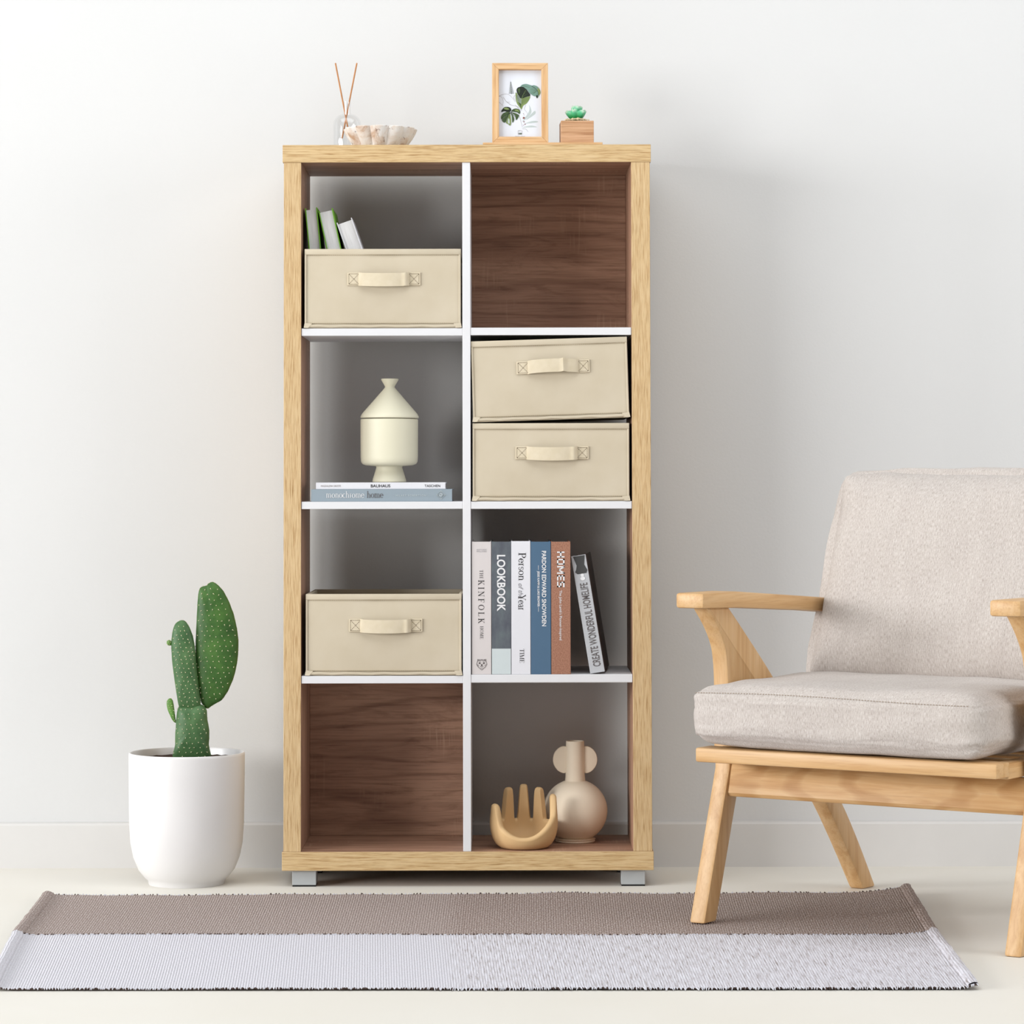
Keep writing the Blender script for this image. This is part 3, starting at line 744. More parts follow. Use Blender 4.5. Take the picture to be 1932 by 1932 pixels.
# ------------------------------------------------------------------ vase and hand bowl in the bottom right cubby
ZB = Z1 + .0003
vc = P(1085.5, 1590, .165); k = (6.2 + .165) / FPX
vz = lambda py: (1589.5 - py) * k
t = thing('round_vase', 'sand coloured round vase with tall neck and two disc ears in the lowest right cubby', 'vase', (vc.x, .165, ZB))
bm = bmesh.new()
prof = [(0, 0), (36 * k, 0), (37 * k, .002), (36.5 * k, vz(1586)), (38.0 * k, vz(1583.5))]
R = 60.5; cy = 1531.5
for i in range(24):
    a = -58 + (71.5 + 58) * i / 23; prof.append((R * cos(radians(a)) * k, vz(cy - (R * 0.97) * sin(radians(a)))))
prof += [(18.6 * k, vz(1471.5)), (18.0 * k, vz(1464)), (17.4 * k, vz(1440)), (17.2 * k, vz(1403)), (16.6 * k, vz(1401.3)), (15.0 * k, vz(1401.3)), (14.6 * k, vz(1404)), (14.6 * k, vz(1470)), (0, vz(1480))]
lathe(bm, prof, 96)
obj('body', bm, M['vase'], t, smooth=40)
for s in (-1, 1):
    bm = bmesh.new()
    pts = spline([(14, 1459.5), (22, 1461.5), (32, 1457), (39.5, 1447), (41.8, 1436.5), (39.5, 1425), (33, 1416), (24, 1411.2), (14, 1411.5)], 5)
    poly = [(s * p.x * k, vz(p.y)) for p in pts]
    prism(bm, poly, 1, -.005, .005, .0022)
    obj('ear', bm, M['vase'], t, smooth=35)

hc = P(988.5, 1601, .062); k = (6.2 + .062) / FPX
t = bpy.data.meshes.new('tmp'); bpy.data.meshes.remove(t)
bm = bmesh.new()
fing = [(197, 84), (121.5, 109), (90, 114), (58.5, 109), (6, 100)]   # angle, tip height
def rim(th):
    d = math.degrees(th) % 360; sn, cs_ = sin(th), abs(cos(th))
    side = 24 + 44 * cs_ ** 2.3
    h = side if sn < 0 else side + (50 - side) * smoothstep(.05, .34, sn)
    for a, tip in fing:
        x = abs((d - a + 180) % 360 - 180)
        inner, outer = 6.4, 13.0
        if a > 180 or a < 20:                                   # thumb and little finger run on into the front lip
            if sn < sin(radians(a)): outer = 30
        b = 1 - .03 * (min(x, inner) / inner) ** 4 if x < inner else (0 if x > outer else (.97 * .5 * (1 + cos(pi * ((x - inner) / (outer - inner)) ** 1.0))))
        h = max(h, h + (tip - h) * b)
    return h
def r_out(z):
    R, rb, zc = 64., 38., 48.
    if z < zc: return rb + (R - rb) * sqrt(max(0, 1 - (1 - z / zc) ** 2))
    return R - (z - zc) * .06
N = 480; rows = []
def pt(r, z, a): return bm.verts.new((r * cos(a) * k, r * sin(a) * k * .92, z * k))
for i in range(N):
    a = 2 * pi * i / N; h = rim(a); th = 12.0
    col = [pt(30, 0, a), pt(38.5, 0, a), pt(44, 1.2, a)]
    hh = h - th / 2
    for j in range(1, 13):
        z = 1.2 + (hh - 1.2) * j / 12; col.append(pt(r_out(z), z, a))
    ro = r_out(hh); mid = ro - th / 2
    for q in (30, 60, 90, 120, 150): col.append(pt(mid + th / 2 * cos(radians(q)), hh + th / 2 * sin(radians(q)), a))
    zf = 10.
    for j in range(0, 12):
        z = hh + (zf - hh) * j / 11
        col.append(pt(max(r_out(z) - th - (12 * (1 - min(1, max(0, (z - zf) / 26))) ** 2), 8), z, a))
    col.append(pt(14, 8.5, a))
    rows.append(col)
for i in range(N):
    A, B = rows[i], rows[(i + 1) % N]
    for j in range(len(A) - 1): bm.faces.new((A[j], B[j], B[j + 1], A[j + 1]))
bm.faces.new([r[0] for r in rows][::-1]); bm.faces.new([r[-1] for r in rows])
hb = tag(obj('hand_bowl', bm, M['hand'], smooth=75), 'mustard tan ceramic bowl shaped as a cupped five fingered hand, beside the round vase', 'bowl')
hb.location = (hc.x, .062, ZB)

# ------------------------------------------------------------------ on top of the bookcase
ZTOP = Z3 + .0002
# glass reed diffuser
dc = P(655, 274, .16); k = (6.2 + .16) / FPX; dz = lambda py: P(655, py, .16).z - ZTOP
t = bpy.data.objects.new('x', None); bpy.data.objects.remove(t)
bm = bmesh.new()
outer = [(0, 0), (24 * k, 0), (26 * k, .002), (26 * k, dz(236))]
for i in range(1, 9):
    a = radians(90 * i / 9); outer.append(((8 + 18 * cos(a)) * k, dz(236 - 20 * sin(a))))
outer += [(6.8 * k, dz(215)), (6.8 * k, dz(192)), (6.2 * k, dz(191.3)), (5.2 * k, dz(192)), (5.2 * k, dz(217))]
for i in range(8, 0, -1):
    a = radians(90 * i / 9); outer.append(((7 + 17 * cos(a)) * k, dz(237.5 - 19.5 * sin(a))))
outer += [(24.2 * k, dz(238)), (24.2 * k, .006), (0, .0055)]
lathe(bm, outer, 64)
bottle = tag(obj('diffuser_bottle', bm, M['glass'], smooth=40), 'clear glass diffuser bottle with dome shoulder behind the marble dish', 'bottle')
bottle.location = (dc.x, .16, ZTOP)
def reed(label, top, bot, Yt, Yb):
    bm = bmesh.new(); a, b = P(*top, Yt), P(*bot, Yb)
    tube(bm, [a + (b - a) * i / 6 for i in range(7)], .0016, 8)
    o = obj('reed_stick', bm, M['reed'], smooth=50); return tag(o, label, 'reed', 'reed sticks in the glass bottle')
reed('thin reed stick whose top leans to the left out of the glass bottle', (632.8, 119), (658, 250), .152, .160)
reed('thin reed stick whose top leans to the right out of the glass bottle', (673.3, 119), (645.5, 261), .166, .166)

# scalloped marble dish
bcn = P(717.5, 274, .085); k = (6.2 + .085) / FPX
NL = 11
def lobe(amt):
    def f(a, r, z):
        c = abs(cos(NL * (a + .42) / 2)); return r * (1 - amt * (1 - min(1, c * 1.0) ** .8) * smoothstep(0, .012, z + .001))
    return f
bm = bmesh.new()
prof = [(0, 0), (44 * k, 0), (46 * k, .001), (53 * k, 6 * k), (61 * k, 15 * k), (67 * k, 23 * k), (70.5 * k, 29.5 * k), (70 * k, 30.5 * k), (67.5 * k, 30 * k), (62 * k, 22 * k), (54 * k, 12 * k), (40 * k, 5.5 * k), (0, 4.5 * k)]
dh = (P(717, 243.5, .085).z - ZTOP) / (30.5 * k); prof = [(r, z * dh) for r, z in prof]
lathe(bm, prof, 264, rfun=lobe(.15))
dish = tag(obj('scalloped_dish', bm, M['marble'], smooth=30), 'brown veined marble dish with scalloped petal edge in front of the glass bottle', 'dish')
dish.location = (bcn.x, .085, ZTOP)

# thin wooden tray
a, b = P(911, 270, .003), P(1137, 274, .003)
bm = bmesh.new(); TH = .0046; box(bm, a.x, b.x, .003, .125, ZTOP, ZTOP + TH, .0007, 0, 1)
tray = tag(obj('wooden_tray', bm, M['frame_x']), 'thin flat oak tray under the picture frame and the small succulent', 'tray')
ZTR = ZTOP + TH + .0002

# picture frame
YF = .018; k = (6.2 + YF) / FPX
o0 = P(929, 269.5, YF)
FX = lambda px: (px - 929) * k
FZ = lambda py: (269 - py) * k
fr = thing('picture_frame', 'upright oak picture frame with a botanical leaf print on the tray', 'picture frame', (o0.x, YF, ZTR), (radians(-3), 0, radians(1.2)))
w, h = FX(1035), P(929, 117.0, YF + .006).z - P(929, 269.0, YF).z; tw = 12.6 * k; fd = .016
def bar(poly, m, nm='frame_bar'):
    bm = bmesh.new(); prism(bm, poly, 1, 0, fd, .0007); obj(nm, bm, m, fr)
bar([(0, 0), (tw, tw), (tw, h - tw), (0, h)], M['frame_z']); bar([(w, 0), (w, h), (w - tw, h - tw), (w - tw, tw)], M['frame_z'])
bar([(0, h), (tw, h - tw), (w - tw, h - tw), (w, h)], M['frame_x']); bar([(0, 0), (w, 0), (w - tw, tw), (tw, tw)], M['frame_x'])
bm = bmesh.new(); box(bm, tw - .002, w - tw + .002, .0095, .0105, tw - .002, h - tw + .002)
pr = obj('print', bm, M['paper'], fr); pr['label'] = 'white print of green leaves'
bm = bmesh.new(); box(bm, tw - .001, w - tw + .001, .0110, .0150, tw - .001, h - tw + .001); obj('backing', bm, M['rubber'], fr)
bm = bmesh.new(); prism(bm, [(.016, h * .62), (.018, h * .62), (.062, .0035), (.058, .0035)], 0, w / 2 - .02, w / 2 + .02); obj('easel_leg', bm, M['rubber'], fr)
# leaves of the print, in units of a 7.43x enlargement of the frame
cw = 7.4308
X_ = lambda cx: FX(900 + cx / cw); Z_ = lambda cy: FZ(100 + cy / cw)
layers = {'lf_dark': [], 'lf_mid': [], 'lf_light': [], 'lf_teal': [], 'lf_pale': []}
pic = bmesh.new(); PM = [M[q] for q in ('lf_dark', 'lf_mid', 'lf_light', 'lf_teal', 'lf_pale', 'lf_line', 'lf_red', 'ink_grey')]
_depth = [0]
def leafpoly(pts, mi, sm=True):
    _depth[0] += 1; y = .0094 - _depth[0] * .00001
    q = spline(pts, 5, True) if sm else [Vector((*p, 0)) for p in pts]
    vs = [pic.verts.new((X_(p.x), y, Z_(p.y))) for p in q]
    f = pic.faces.new(vs); f.material_index = mi
def vein(pts, wd, mi):
    _depth[0] += 1; y = .0094 - _depth[0] * .00001
    q = spline(pts, 6); L_ = []
    for i, p in enumerate(q):
        d = (q[min(i + 1, len(q) - 1)] - q[max(i - 1, 0)]).normalized(); nn = Vector((-d.y, d.x, 0)); hw = wd / 2 * (1 - .6 * i / len(q))
        L_.append((pic.verts.new((X_((p + nn * hw).x), y, Z_((p + nn * hw).y))), pic.verts.new((X_((p - nn * hw).x), y, Z_((p - nn * hw).y)))))
    for A, B in zip(L_, L_[1:]): pic.faces.new((A[0], A[1], B[1], B[0])).material_index = mi
# pale background sprays
for q in ([(640, 940), (700, 860), (750, 800), (760, 730), (735, 700)], [(690, 915), (760, 880), (800, 820), (820, 785)], [(680, 965), (740, 945), (800, 940), (865, 938)], [(645, 1020), (720, 1000), (780, 1005), (845, 1015)]):
    a0, a1 = q[0], q[-1]; mid = q[len(q) // 2]
    leafpoly([a0, (mid[0] - 14, mid[1] - 12), a1, (mid[0] + 16, mid[1] + 14)], 4)
for q in ([(310, 575), (370, 550), (440, 548), (500, 600), (540, 660)], [(310, 575), (350, 590), (372, 650), (360, 700)], [(312, 660), (345, 690), (372, 722)], [(420, 655), (480, 700), (560, 720), (600, 740)], [(372, 590), (420, 655), (470, 660)],
          [(540, 700), (600, 760), (640, 780)], [(590, 840), (610, 900), (625, 960), (640, 1020)], [(690, 700), (670, 760), (700, 800), (715, 830)], [(640, 1040), (690, 1045), (720, 1085)], [(540, 560), (520, 600), (560, 660)]):
    vein(q, 5, 5)
# fern
vein([(490, 545), (480, 450), (474, 350)], 4, 1)
for i in range(10):
    yy = 380 + i * 17; ln = 8 + i * 3.2
    for s in (-1, 1): vein([(478 + i * .8, yy), (478 + s * ln * .6 + i, yy - 4), (478 + s * ln + i, yy + 1)], 8, 1 if i % 3 else 0)
# big leaf
leafpoly([(628, 765), (600, 730), (565, 680), (548, 620), (545, 560), (548, 522), (575, 545), (612, 590), (690, 590), (748, 575), (752, 590), (735, 630), (700, 680), (655, 710), (638, 745)], 2)
leafpoly([(628, 740), (600, 700), (578, 640), (560, 570), (580, 560), (612, 600), (632, 640)], 1)
for i in range(5): vein([(628, 680 - i * 18), (590 - i * 2, 655 - i * 22), (556 + i * 2, 640 - i * 24)], 7, 4)
for i in range(5): vein([(632, 690 - i * 18), (680, 655 - i * 16), (728 + i * 4, 640 - i * 14)], 6, 1)
leafpoly([(560, 480), (580, 452), (620, 440), (660, 446), (700, 478), (728, 520), (755, 558), (742, 574), (700, 584), (640, 606), (612, 600), (585, 560), (565, 520)], 0)
leafpoly([(575, 480), (600, 462), (610, 490), (600, 540), (590, 530)], 1)
vein([(628, 765), (630, 640), (650, 560), (690, 490)], 7, 2); vein([(640, 590), (680, 560), (712, 540)], 6, 1); vein([(652, 555), (690, 520), (700, 500)], 5, 1)
# right leaf
leafpoly([(612, 440), (640, 412), (690, 400), (740, 412), (775, 428), (745, 462), (715, 486), (690, 470), (650, 440)], 3)
leafpoly([(720, 490), (750, 455), (790, 420), (835, 428), (875, 460), (898, 520), (880, 560), (850, 606), (835, 580), (800, 572), (760, 545), (738, 525)], 3)
leafpoly([(850, 470), (880, 470), (898, 520), (880, 555), (862, 560), (868, 520)], 2)
leafpoly([(835, 580), (850, 606), (860, 575), (845, 560)], 0)
for i in range(5): vein([(850 - i * 8, 505 + i * 6), (800 - i * 6, 470 + i * 18), (755, 470 + i * 15)], 5, 1)
vein([(770, 430), (830, 470), (866, 530), (850, 600)], 7, 0); vein([(640, 420), (700, 440), (750, 450)], 5, 1)
# monstera
for lobe_, mi in (([(485, 775), (470, 742), (430, 728), (385, 735), (350, 775), (345, 802), (390, 792), (440, 806), (465, 800)], 0), ([(485, 790), (510, 762), (550, 752), (595, 765), (612, 800), (600, 830), (570, 810), (520, 800)], 1),
                  ([(460, 802), (420, 800), (370, 820), (342, 860), (345, 905), (385, 870), (425, 845)], 1), ([(455, 815), (420, 850), (375, 885), (352, 915), (372, 945), (400, 950), (425, 900), (445, 860)], 1),
                  ([(462, 815), (440, 880), (410, 950), (440, 975), (470, 995), (482, 950), (478, 880)], 2), ([(475, 815), (490, 860), (500, 950), (520, 930), (525, 890), (505, 845)], 1),
                  ([(480, 805), (520, 835), (540, 860), (550, 915), (575, 895), (592, 850), (560, 825), (520, 812)], 1)):
    leafpoly(lobe_, mi)
for q in ([(462, 815), (410, 760), (360, 790)], [(470, 810), (530, 780), (600, 790)], [(462, 815), (400, 850), (350, 900)], [(468, 815), (455, 900), (465, 985)], [(475, 812), (520, 850), (565, 890)], [(465, 815), (420, 880), (380, 940)]): vein(q, 6, 0)
leafpoly([(380, 745), (420, 738), (455, 760), (430, 770), (390, 762)], 2); leafpoly([(530, 775), (570, 768), (598, 795), (560, 790)], 2); leafpoly([(440, 900), (455, 900), (462, 965), (435, 955)], 4)
# berries
for cx, cy, r in ((660, 885, 14), (662, 940, 8), (678, 975, 8), (657, 825, 5), (664, 845, 4), (655, 990, 5)): leafpoly([(cx + r * cos(a * pi / 4), cy + r * sin(a * pi / 4)) for a in range(8)], 6, False)
# little square mark and size line
vein([(580, 1068), (630, 1066)], 7, 5); vein([(578, 1068), (577, 1118)], 5, 5); vein([(634, 1068), (635, 1118)], 5, 5)
for cx in (585, 602, 617): leafpoly([(cx, 1120), (cx + 14, 1120), (cx + 10, 1098), (cx + 3, 1098)], 0 if cx == 585 else 1, False)
sans(pic, '10x15cm/4"x6"', .0024, (X_(605), .0090, Z_(1158)), RIGHT, UPZ, FRONT, 7, 0, 'CENTER')
po = obj('leaf_art', pic, PM, pr, recalc=False)
bm = bmesh.new(); box(bm, tw - .001, w - tw + .001, .0062, .0076, tw - .001, h - tw + .001); obj('glass_pane', bm, M['pglass'], fr)

# succulent in a wooden cube
YS = .016; k = (6.2 + YS) / FPX
sc0 = P(1088.5, 269, YS)
sp = thing('potted_succulent', 'tiny green succulent in a wooden cube planter beside the picture frame', 'plant', (sc0.x, YS + .034, ZTR), (0, 0, radians(2)))
s2 = 31.0 * k; hh = 42.5 * k
bm = bmesh.new(); q = .006
box(bm, -s2, s2, -s2, -s2 + q, 0, hh, .0007, 0, 1); box(bm, -s2, s2, s2 - q, s2, 0, hh, .0007, 0, 1); box(bm, -s2, -s2 + q, -s2 + q, s2 - q, 0, hh, .0005, 0, 1); box(bm, s2 - q, s2, -s2 + q, s2 - q, 0, hh, .0005, 0, 1); box(bm, -s2 + q, s2 - q, -s2 + q, s2 - q, 0, .006)
obj('planter', bm, M['cube_oak'], sp)
bm = bmesh.new(); box(bm, -s2 + q, s2 - q, -s2 + q, s2 - q, .006, hh - .0005); obj('soil', bm, M['soil'], sp)
rnd = random.Random(3)
for i in range(34):
    bm = bmesh.new(); bmesh.ops.create_icosphere(bm, subdivisions=1, radius=1)
    r = rnd.uniform(.0021, .0034); sx, sy, sz = (r * rnd.uniform(.7, 1.3) for _ in range(3))
    x, y = rnd.uniform(-s2 + .009, s2 - .009), rnd.uniform(-s2 + .009, s2 - .009)
    if i < 14: x, y = -s2 + .010 + i * (2 * s2 - .02) / 13, -s2 + .009 + rnd.uniform(0, .003)
    for v in bm.verts: v.co = Vector((x + v.co.x * sx, y + v.co.y * sy, hh + .0016 + .0030 * (1 - (abs(x) / s2)) * (i < 14) + v.co.z * sz * .9))
    obj('pebble', bm, M['pebble'], sp, smooth=180)
def petal(L_, Wd, elev, az, r0, z0, cup=.35):
    bm = bmesh.new(); nu, nv = 9, 7; top, bot = [], []
    uvl = bm.loops.layers.uv.new('uv'); uvs = {}
    for i in range(nu + 1):
        u = i / nu; wd = Wd * (sin(pi * min(u, .999) ** .72 * .94) ** .75 * .9 + .18 * (1 - u)) * (1 if u < .9 else (1 - (u - .9) / .1 * .55))
        rt, rb = [], []
        for j in range(nv + 1):
            s = j / nv * 2 - 1; x = s * wd / 2; zc = cup * Wd * s * s * sin(pi * (.2 + .6 * u)) + .10 * L_ * u * u
            thk = .0024 * (1 - s * s) * sin(pi * (.1 + .85 * u)) + .0002
            loc_ = Vector((L_ * u, x, zc))
            for lst, dzz in ((rt, thk), (rb, -thk)):
                p = loc_ + Vector((0, 0, dzz))
                p = Matrix.Rotation(-elev, 3, 'Y') @ p; p.x += r0; p = Matrix.Rotation(az, 3, 'Z') @ p; p.z += z0
                v = bm.verts.new(p); uvs[v] = (s * .5 + .5, u); lst.append(v)
        top.append(rt); bot.append(rb)
    for i in range(nu):
        for j in range(nv):
            bm.faces.new((top[i][j], top[i + 1][j], top[i + 1][j + 1], top[i][j + 1])); bm.faces.new((bot[i][j + 1], bot[i + 1][j + 1], bot[i + 1][j], bot[i][j]))
        for j in (0, nv): bm.faces.new((top[i][j], bot[i][j], bot[i + 1][j], top[i + 1][j]))
    for i in (0, nu): bm.faces.new(top[i] + bot[i][::-1])
    for f in bm.faces:
        for l in f.loops: l[uvl].uv = uvs[l.vert]
    obj('leaf', bm, M['succ'], sp, smooth=60)
z0 = hh + .001
for i in range(6): petal(.0290, .0245, radians(36 if i % 2 else 44), radians(-112 + 60 * i), .002, z0)
for i in range(5): petal(.0300, .0255, radians(62), radians(-76 + 72 * i), .001, z0 + .003)
for i in range(4): petal(.0290, .0215, radians(76), radians(-60 + 90 * i), .001, z0 + .004)

# ------------------------------------------------------------------ cactus in a white pot
pc = floor_at(352, 1667); PY = pc.y; k = (PY + 6.2) / FPX
pz = lambda py: (1667.5 - py) * k
pot = thing('potted_cactus', 'prickly pear cactus in a tall white ceramic pot on the floor', 'plant', (pc.x, PY, 0))
bm = bmesh.new()
lathe(bm, [(0, .001), (66 * k, .001), (70 * k, 0.0), (71 * k, .002), (72.5 * k, pz(1659)), (78 * k, pz(1655)), (90 * k, pz(1640)), (99.5 * k, pz(1617)), (105 * k, pz(1590)), (107.3 * k, pz(1555)), (108.2 * k, pz(1500)), (108.8 * k, pz(1427)), (108.6 * k, pz(1423.2)), (107.4 * k, pz(1421.6)), (105.4 * k, pz(1421.8)), (104.2 * k, pz(1424)), (103.6 * k, pz(1460)), (103 * k, pz(1520)), (0, pz(1530))], 128)
obj('pot', bm, M['ceramic'], pot, smooth=50)
bm = bmesh.new(); lathe(bm, [(0, pz(1433)), (60 * k, pz(1434)), (103.4 * k, pz(1435)), (102 * k, pz(1450)), (0, pz(1450))], 64)
for v in bm.verts:
    if v.co.z > pz(1440): v.co.z += .003 * noise.noise(v.co * 60)
obj('soil', bm, M['soil'], pot, smooth=60)
cs = 3.1163
def pad(name, pts, thick, yo, m, n_ar, seed, ar=.0011, label=None, tilt=0.0):
    """outline in units of a 3.116x enlargement whose corner is at (220, 1080)"""
    q = spline(pts, 5, True)
    out = [Vector(((220 + p.x / cs - 352) * k, 0, pz(1080 + p.y / cs))) for p in q]
    c = sum(out, Vector()) / len(out)
    bm = bmesh.new(); lev = [1.0, .985, .94, .86, .74, .58, .38, .18]
    def surf(f): return thick / 2 * (1 - f ** 2.6) ** .55
    rings = {}
    for sgn in (-1, 1):
        rows = []
        for i, f in enumerate(lev):
            if i == 0 and sgn == 1: rows.append(rings[-1][0]); continue
            row = []
            for p in out:
                w_ = 1 + .012 * noise.noise(p * 90 + Vector((seed, 0, 0)))
                pp = c + (p - c) * f * w_
                row.append(bm.verts.new((pp.x, yo + sgn * surf(f) + (pp.x - c.x) * tilt, pp.z)))
            rows.append(row)
        ctr = bm.verts.new((c.x, yo + sgn * thick / 2, c.z)); rings[sgn] = rows
        for A, B in zip(rows, rows[1:]):
            for i in range(len(A)):
                j = (i + 1) % len(A); bm.faces.new((A[i], A[j], B[j], B[i]))
        for i in range(len(rows[-1])): bm.faces.new((rows[-1][i], rows[-1][(i + 1) % len(rows[-1])], ctr))
    o = obj(name, bm, m, pot, smooth=75)
    if label: o['label'] = label
    # spine cushions in a staggered net on both faces and along the rim
    def inside(x, z, f):
        # radial test against the outline
        x = c.x + (x - c.x) / f; z = c.z + (z - c.z) / f; hit = False
        for i in range(len(out)):
            a, b = out[i], out[i - 1]
            if (a.z > z) != (b.z > z) and x < (b.x - a.x) * (z - a.z) / (b.z - a.z) + a.x: hit = not hit
        return hit
    bm = bmesh.new(); r_ = random.Random(seed)
    zs = [p.z for p in out]; xs = [p.x for p in out]; st = n_ar
    z = min(zs); row = 0
    def dot(x, y, z, r):
        b = bmesh.new(); bmesh.ops.create_icosphere(b, subdivisions=1, radius=r); merge(bm, b, Matrix.Translation((x, y, z)))
        if r_.random() < .5:
            a = r_.uniform(0, 6.28); tube(bm, [(x, y, z), (x + .003 * cos(a), y - .003, z + .003 * sin(a))], [.0004, .0001], 4)
    while z < max(zs):
        x = min(xs) + (row % 2) * st * .5 + .18 * st * row % st
        while x < max(xs):
            xx, zz = x + r_.uniform(-.15, .15) * st, z + r_.uniform(-.15, .15) * st
            if inside(xx, zz, .93):
                lo, hi = 0., 1.
                for _ in range(14):
                    mid = (lo + hi) / 2
                    if inside(xx, zz, mid + 1e-4): hi = mid
                    else: lo = mid
                y = surf(min(hi, .99))
                for sgn in (-1, 1): dot(xx, yo + sgn * (y + .0003) + (xx - c.x) * tilt, zz, ar)
            x += st
        z += st * .85; row += 1
    for i in range(0, len(out), 3):
        p = out[i]; dot(p.x, yo + (p.x - c.x) * tilt, p.z, ar * .9)
    tag(obj('spines', bm, M['areole'], o), kind='stuff')
    return o
pad('pad', [(343, 1110), (342, 1020), (345, 930), (358, 812), (395, 792), (440, 796), (485, 784), (524, 812), (533, 880), (543, 940), (541, 1020), (538, 1110)], .036, 0, M['cactus_old'], .0115, 11, label='blue green lowest pad rooted in the soil')
pad('pad', [(430, 815), (372, 806), (355, 745), (342, 660), (328, 560), (320, 440), (327, 365), (345, 315), (375, 293), (405, 302), (430, 342), (450, 400), (462, 480), (472, 600), (486, 720), (490, 795)], .026, -.004, M['cactus_old'], .0100, 12, label='narrow upright pad with a round bud')
pad('pad', [(530, 812), (498, 785), (478, 720), (465, 610), (458, 480), (464, 330), (470, 210), (477, 130), (492, 100), (522, 92), (535, 80), (560, 73), (590, 88), (620, 122), (650, 175), (680, 250), (700, 330), (712, 430), (706, 530), (690, 610), (660, 690), (620, 755), (570, 790)], .024, .006, M['cactus'], .0125, 13, label='large tall green pad on the right')
pad('bud', [(322, 440), (300, 440), (293, 425), (300, 412), (313, 410), (322, 420)], .008, -.004, M['cactus_new'], .004, 14, .0006)
pad('bud', [(347, 893), (328, 880), (312, 850), (297, 812), (293, 775), (302, 756), (316, 751), (328, 762), (336, 800), (342, 850)], .009, .0, M['cactus_new'], .006, 15, .0007)

# ------------------------------------------------------------------ rug
cr = [floor_at(84, 1696), floor_at(1716, 1690), floor_at(-26, 1870), floor_at(1846, 1868)]
ml, mr = floor_at(26, 1768), floor_at(1766, 1768)
nu, nv = 300, 110
split = .48
def rug_xy(u, v):   # u across, v from the back (0) to the front (1)
    if v < split: a, b, t_ = cr[0].lerp(ml, v / split), cr[1].lerp(mr, v / split), 0
    else: a, b = ml.lerp(cr[2], (v - split) / (1 - split)), mr.lerp(cr[3], (v - split) / (1 - split))
    return a.lerp(b, u)
def rug_z(u, v):
    z = .0030 + .0016 * (noise.noise(Vector((u * 9, v * 3, 1))) + 1)
    e = min(u, 1 - u)
    z += .0055 * math.exp(-(e / .012) ** 2) + .004 * smoothstep(.94, 1, u) * (1 - v) * 2.2
    z += .004 * math.exp(-(v / .05) ** 2) * (.5 + .5 * noise.noise(Vector((u * 16, 5, 0)))) * 1.2
    return z
bm = bmesh.new(); uvl = bm.loops.layers.uv.new('uv'); g = {}; uvs = {}
for j in range(nv + 1):
    for i in range(nu + 1):
        u, v = i / nu, j / nv; p = rug_xy(u, v)
        wob = .0022 * noise.noise(Vector((u * 140, v * 4, 3))) if j in (0, nv) else 0
        dx = .003 * noise.noise(Vector((v * 14, 7, u * 2))) if i in (0, nu) else 0
        for s in (0, 1):
            vv = bm.verts.new((p.x + dx, p.y + wob, rug_z(u, v) + (.0026 if s else 0) - .0026)); g[i, j, s] = vv; uvs[vv] = (u, v)
for j in range(nv):
    for i in range(nu):
        bm.faces.new((g[i, j, 1], g[i, j + 1, 1], g[i + 1, j + 1, 1], g[i + 1, j, 1])); f = bm.faces.new((g[i, j, 0], g[i + 1, j, 0], g[i + 1, j + 1, 0], g[i, j + 1, 0])); f.material_index = 1
for i in range(nu):
    for j in (0, nv): f = bm.faces.new((g[i, j, 0], g[i, j, 1], g[i + 1, j, 1], g[i + 1, j, 0])); f.material_index = 1
for j in range(nv):
    for i in (0, nu): bm.faces.new((g[i, j, 0], g[i, j + 1, 0], g[i, j + 1, 1], g[i, j, 1]))
for f in bm.faces:
    for l in f.loops: l[uvl].uv = uvs[l.vert]
_n = NT('woven_rug', .95, .1)
_tc = _n.n('ShaderNodeTexCoord'); _sx = _n.n('ShaderNodeSeparateXYZ'); _n.l(_tc.outputs['UV'], _sx.inputs[0])
_uu, _vv = _sx.outputs[0], _sx.outputs[1]
_jag = _n.math('MULTIPLY', _n.math('SUBTRACT', _n.noise(_n.coord((380, 1, 1), 'UV'), 1.0, 1), .5), .035)
_front = _n.math('GREATER_THAN', _n.math('ADD', _vv, _jag), split)
_rib = _n.wave(_n.coord((1, .0, 1), 'UV'), 115, .0, 0, 1, 'X')
_spk = _n.noise(_n.coord((560, 130, 1), 'UV'), 1.0, 3, .7)
_spk2 = _n.noise(_n.coord((620, 15, 1), 'UV'), 1.0, 4, .75)
_half = _n.ramp(_n.math('ADD', _uu, _n.math('MULTIPLY', _n.math('SUBTRACT', _n.noise(_n.coord((60, 9, 1), 'UV'), 1., 2), .5), .03)), [(.462, 0.), (.488, 1.)])
_bk = _n.ramp(_spk, [(.32, S(128, 108, 101)), (.5, S(172, 154, 146)), (.68, S(228, 218, 214))])
_bk = _n.mix(_half, _n.mix(.25, _bk, S(200, 188, 184)), _bk)
_fl = _n.ramp(_spk, [(.3, S(218, 215, 222)), (.6, S(240, 239, 247))])
_fr = _n.ramp(_spk2, [(.32, S(164, 152, 148)), (.45, S(222, 218, 224)), (.58, S(244, 243, 251))])
_ff = _n.mix(_half, _fl, _fr)
_c = _n.mix(_front, _bk, _ff)
_c = _n.mix(.35, _c, _n.ramp(_rib, [(.0, (.72, .70, .70, 1)), (.5, (1, 1, 1, 1))]), 'MULTIPLY')
_n.color(_c); _n.bump(_n.math('ADD', _rib, _n.math('MULTIPLY', _spk, .8)), .5, .0018); M['rug'] = _n.m
M['rug_dark'] = plain('rug_underside_shade', S(110, 96, 90), .95, .1, .2, 200)  # dark backing; on the edge faces it paints the shadow gap
rug = tag(obj('striped_rug', bm, [M['rug'], M['rug_dark']], smooth=60), 'flat woven rug with a grey brown band and a pale grey band on the floor', 'rug')
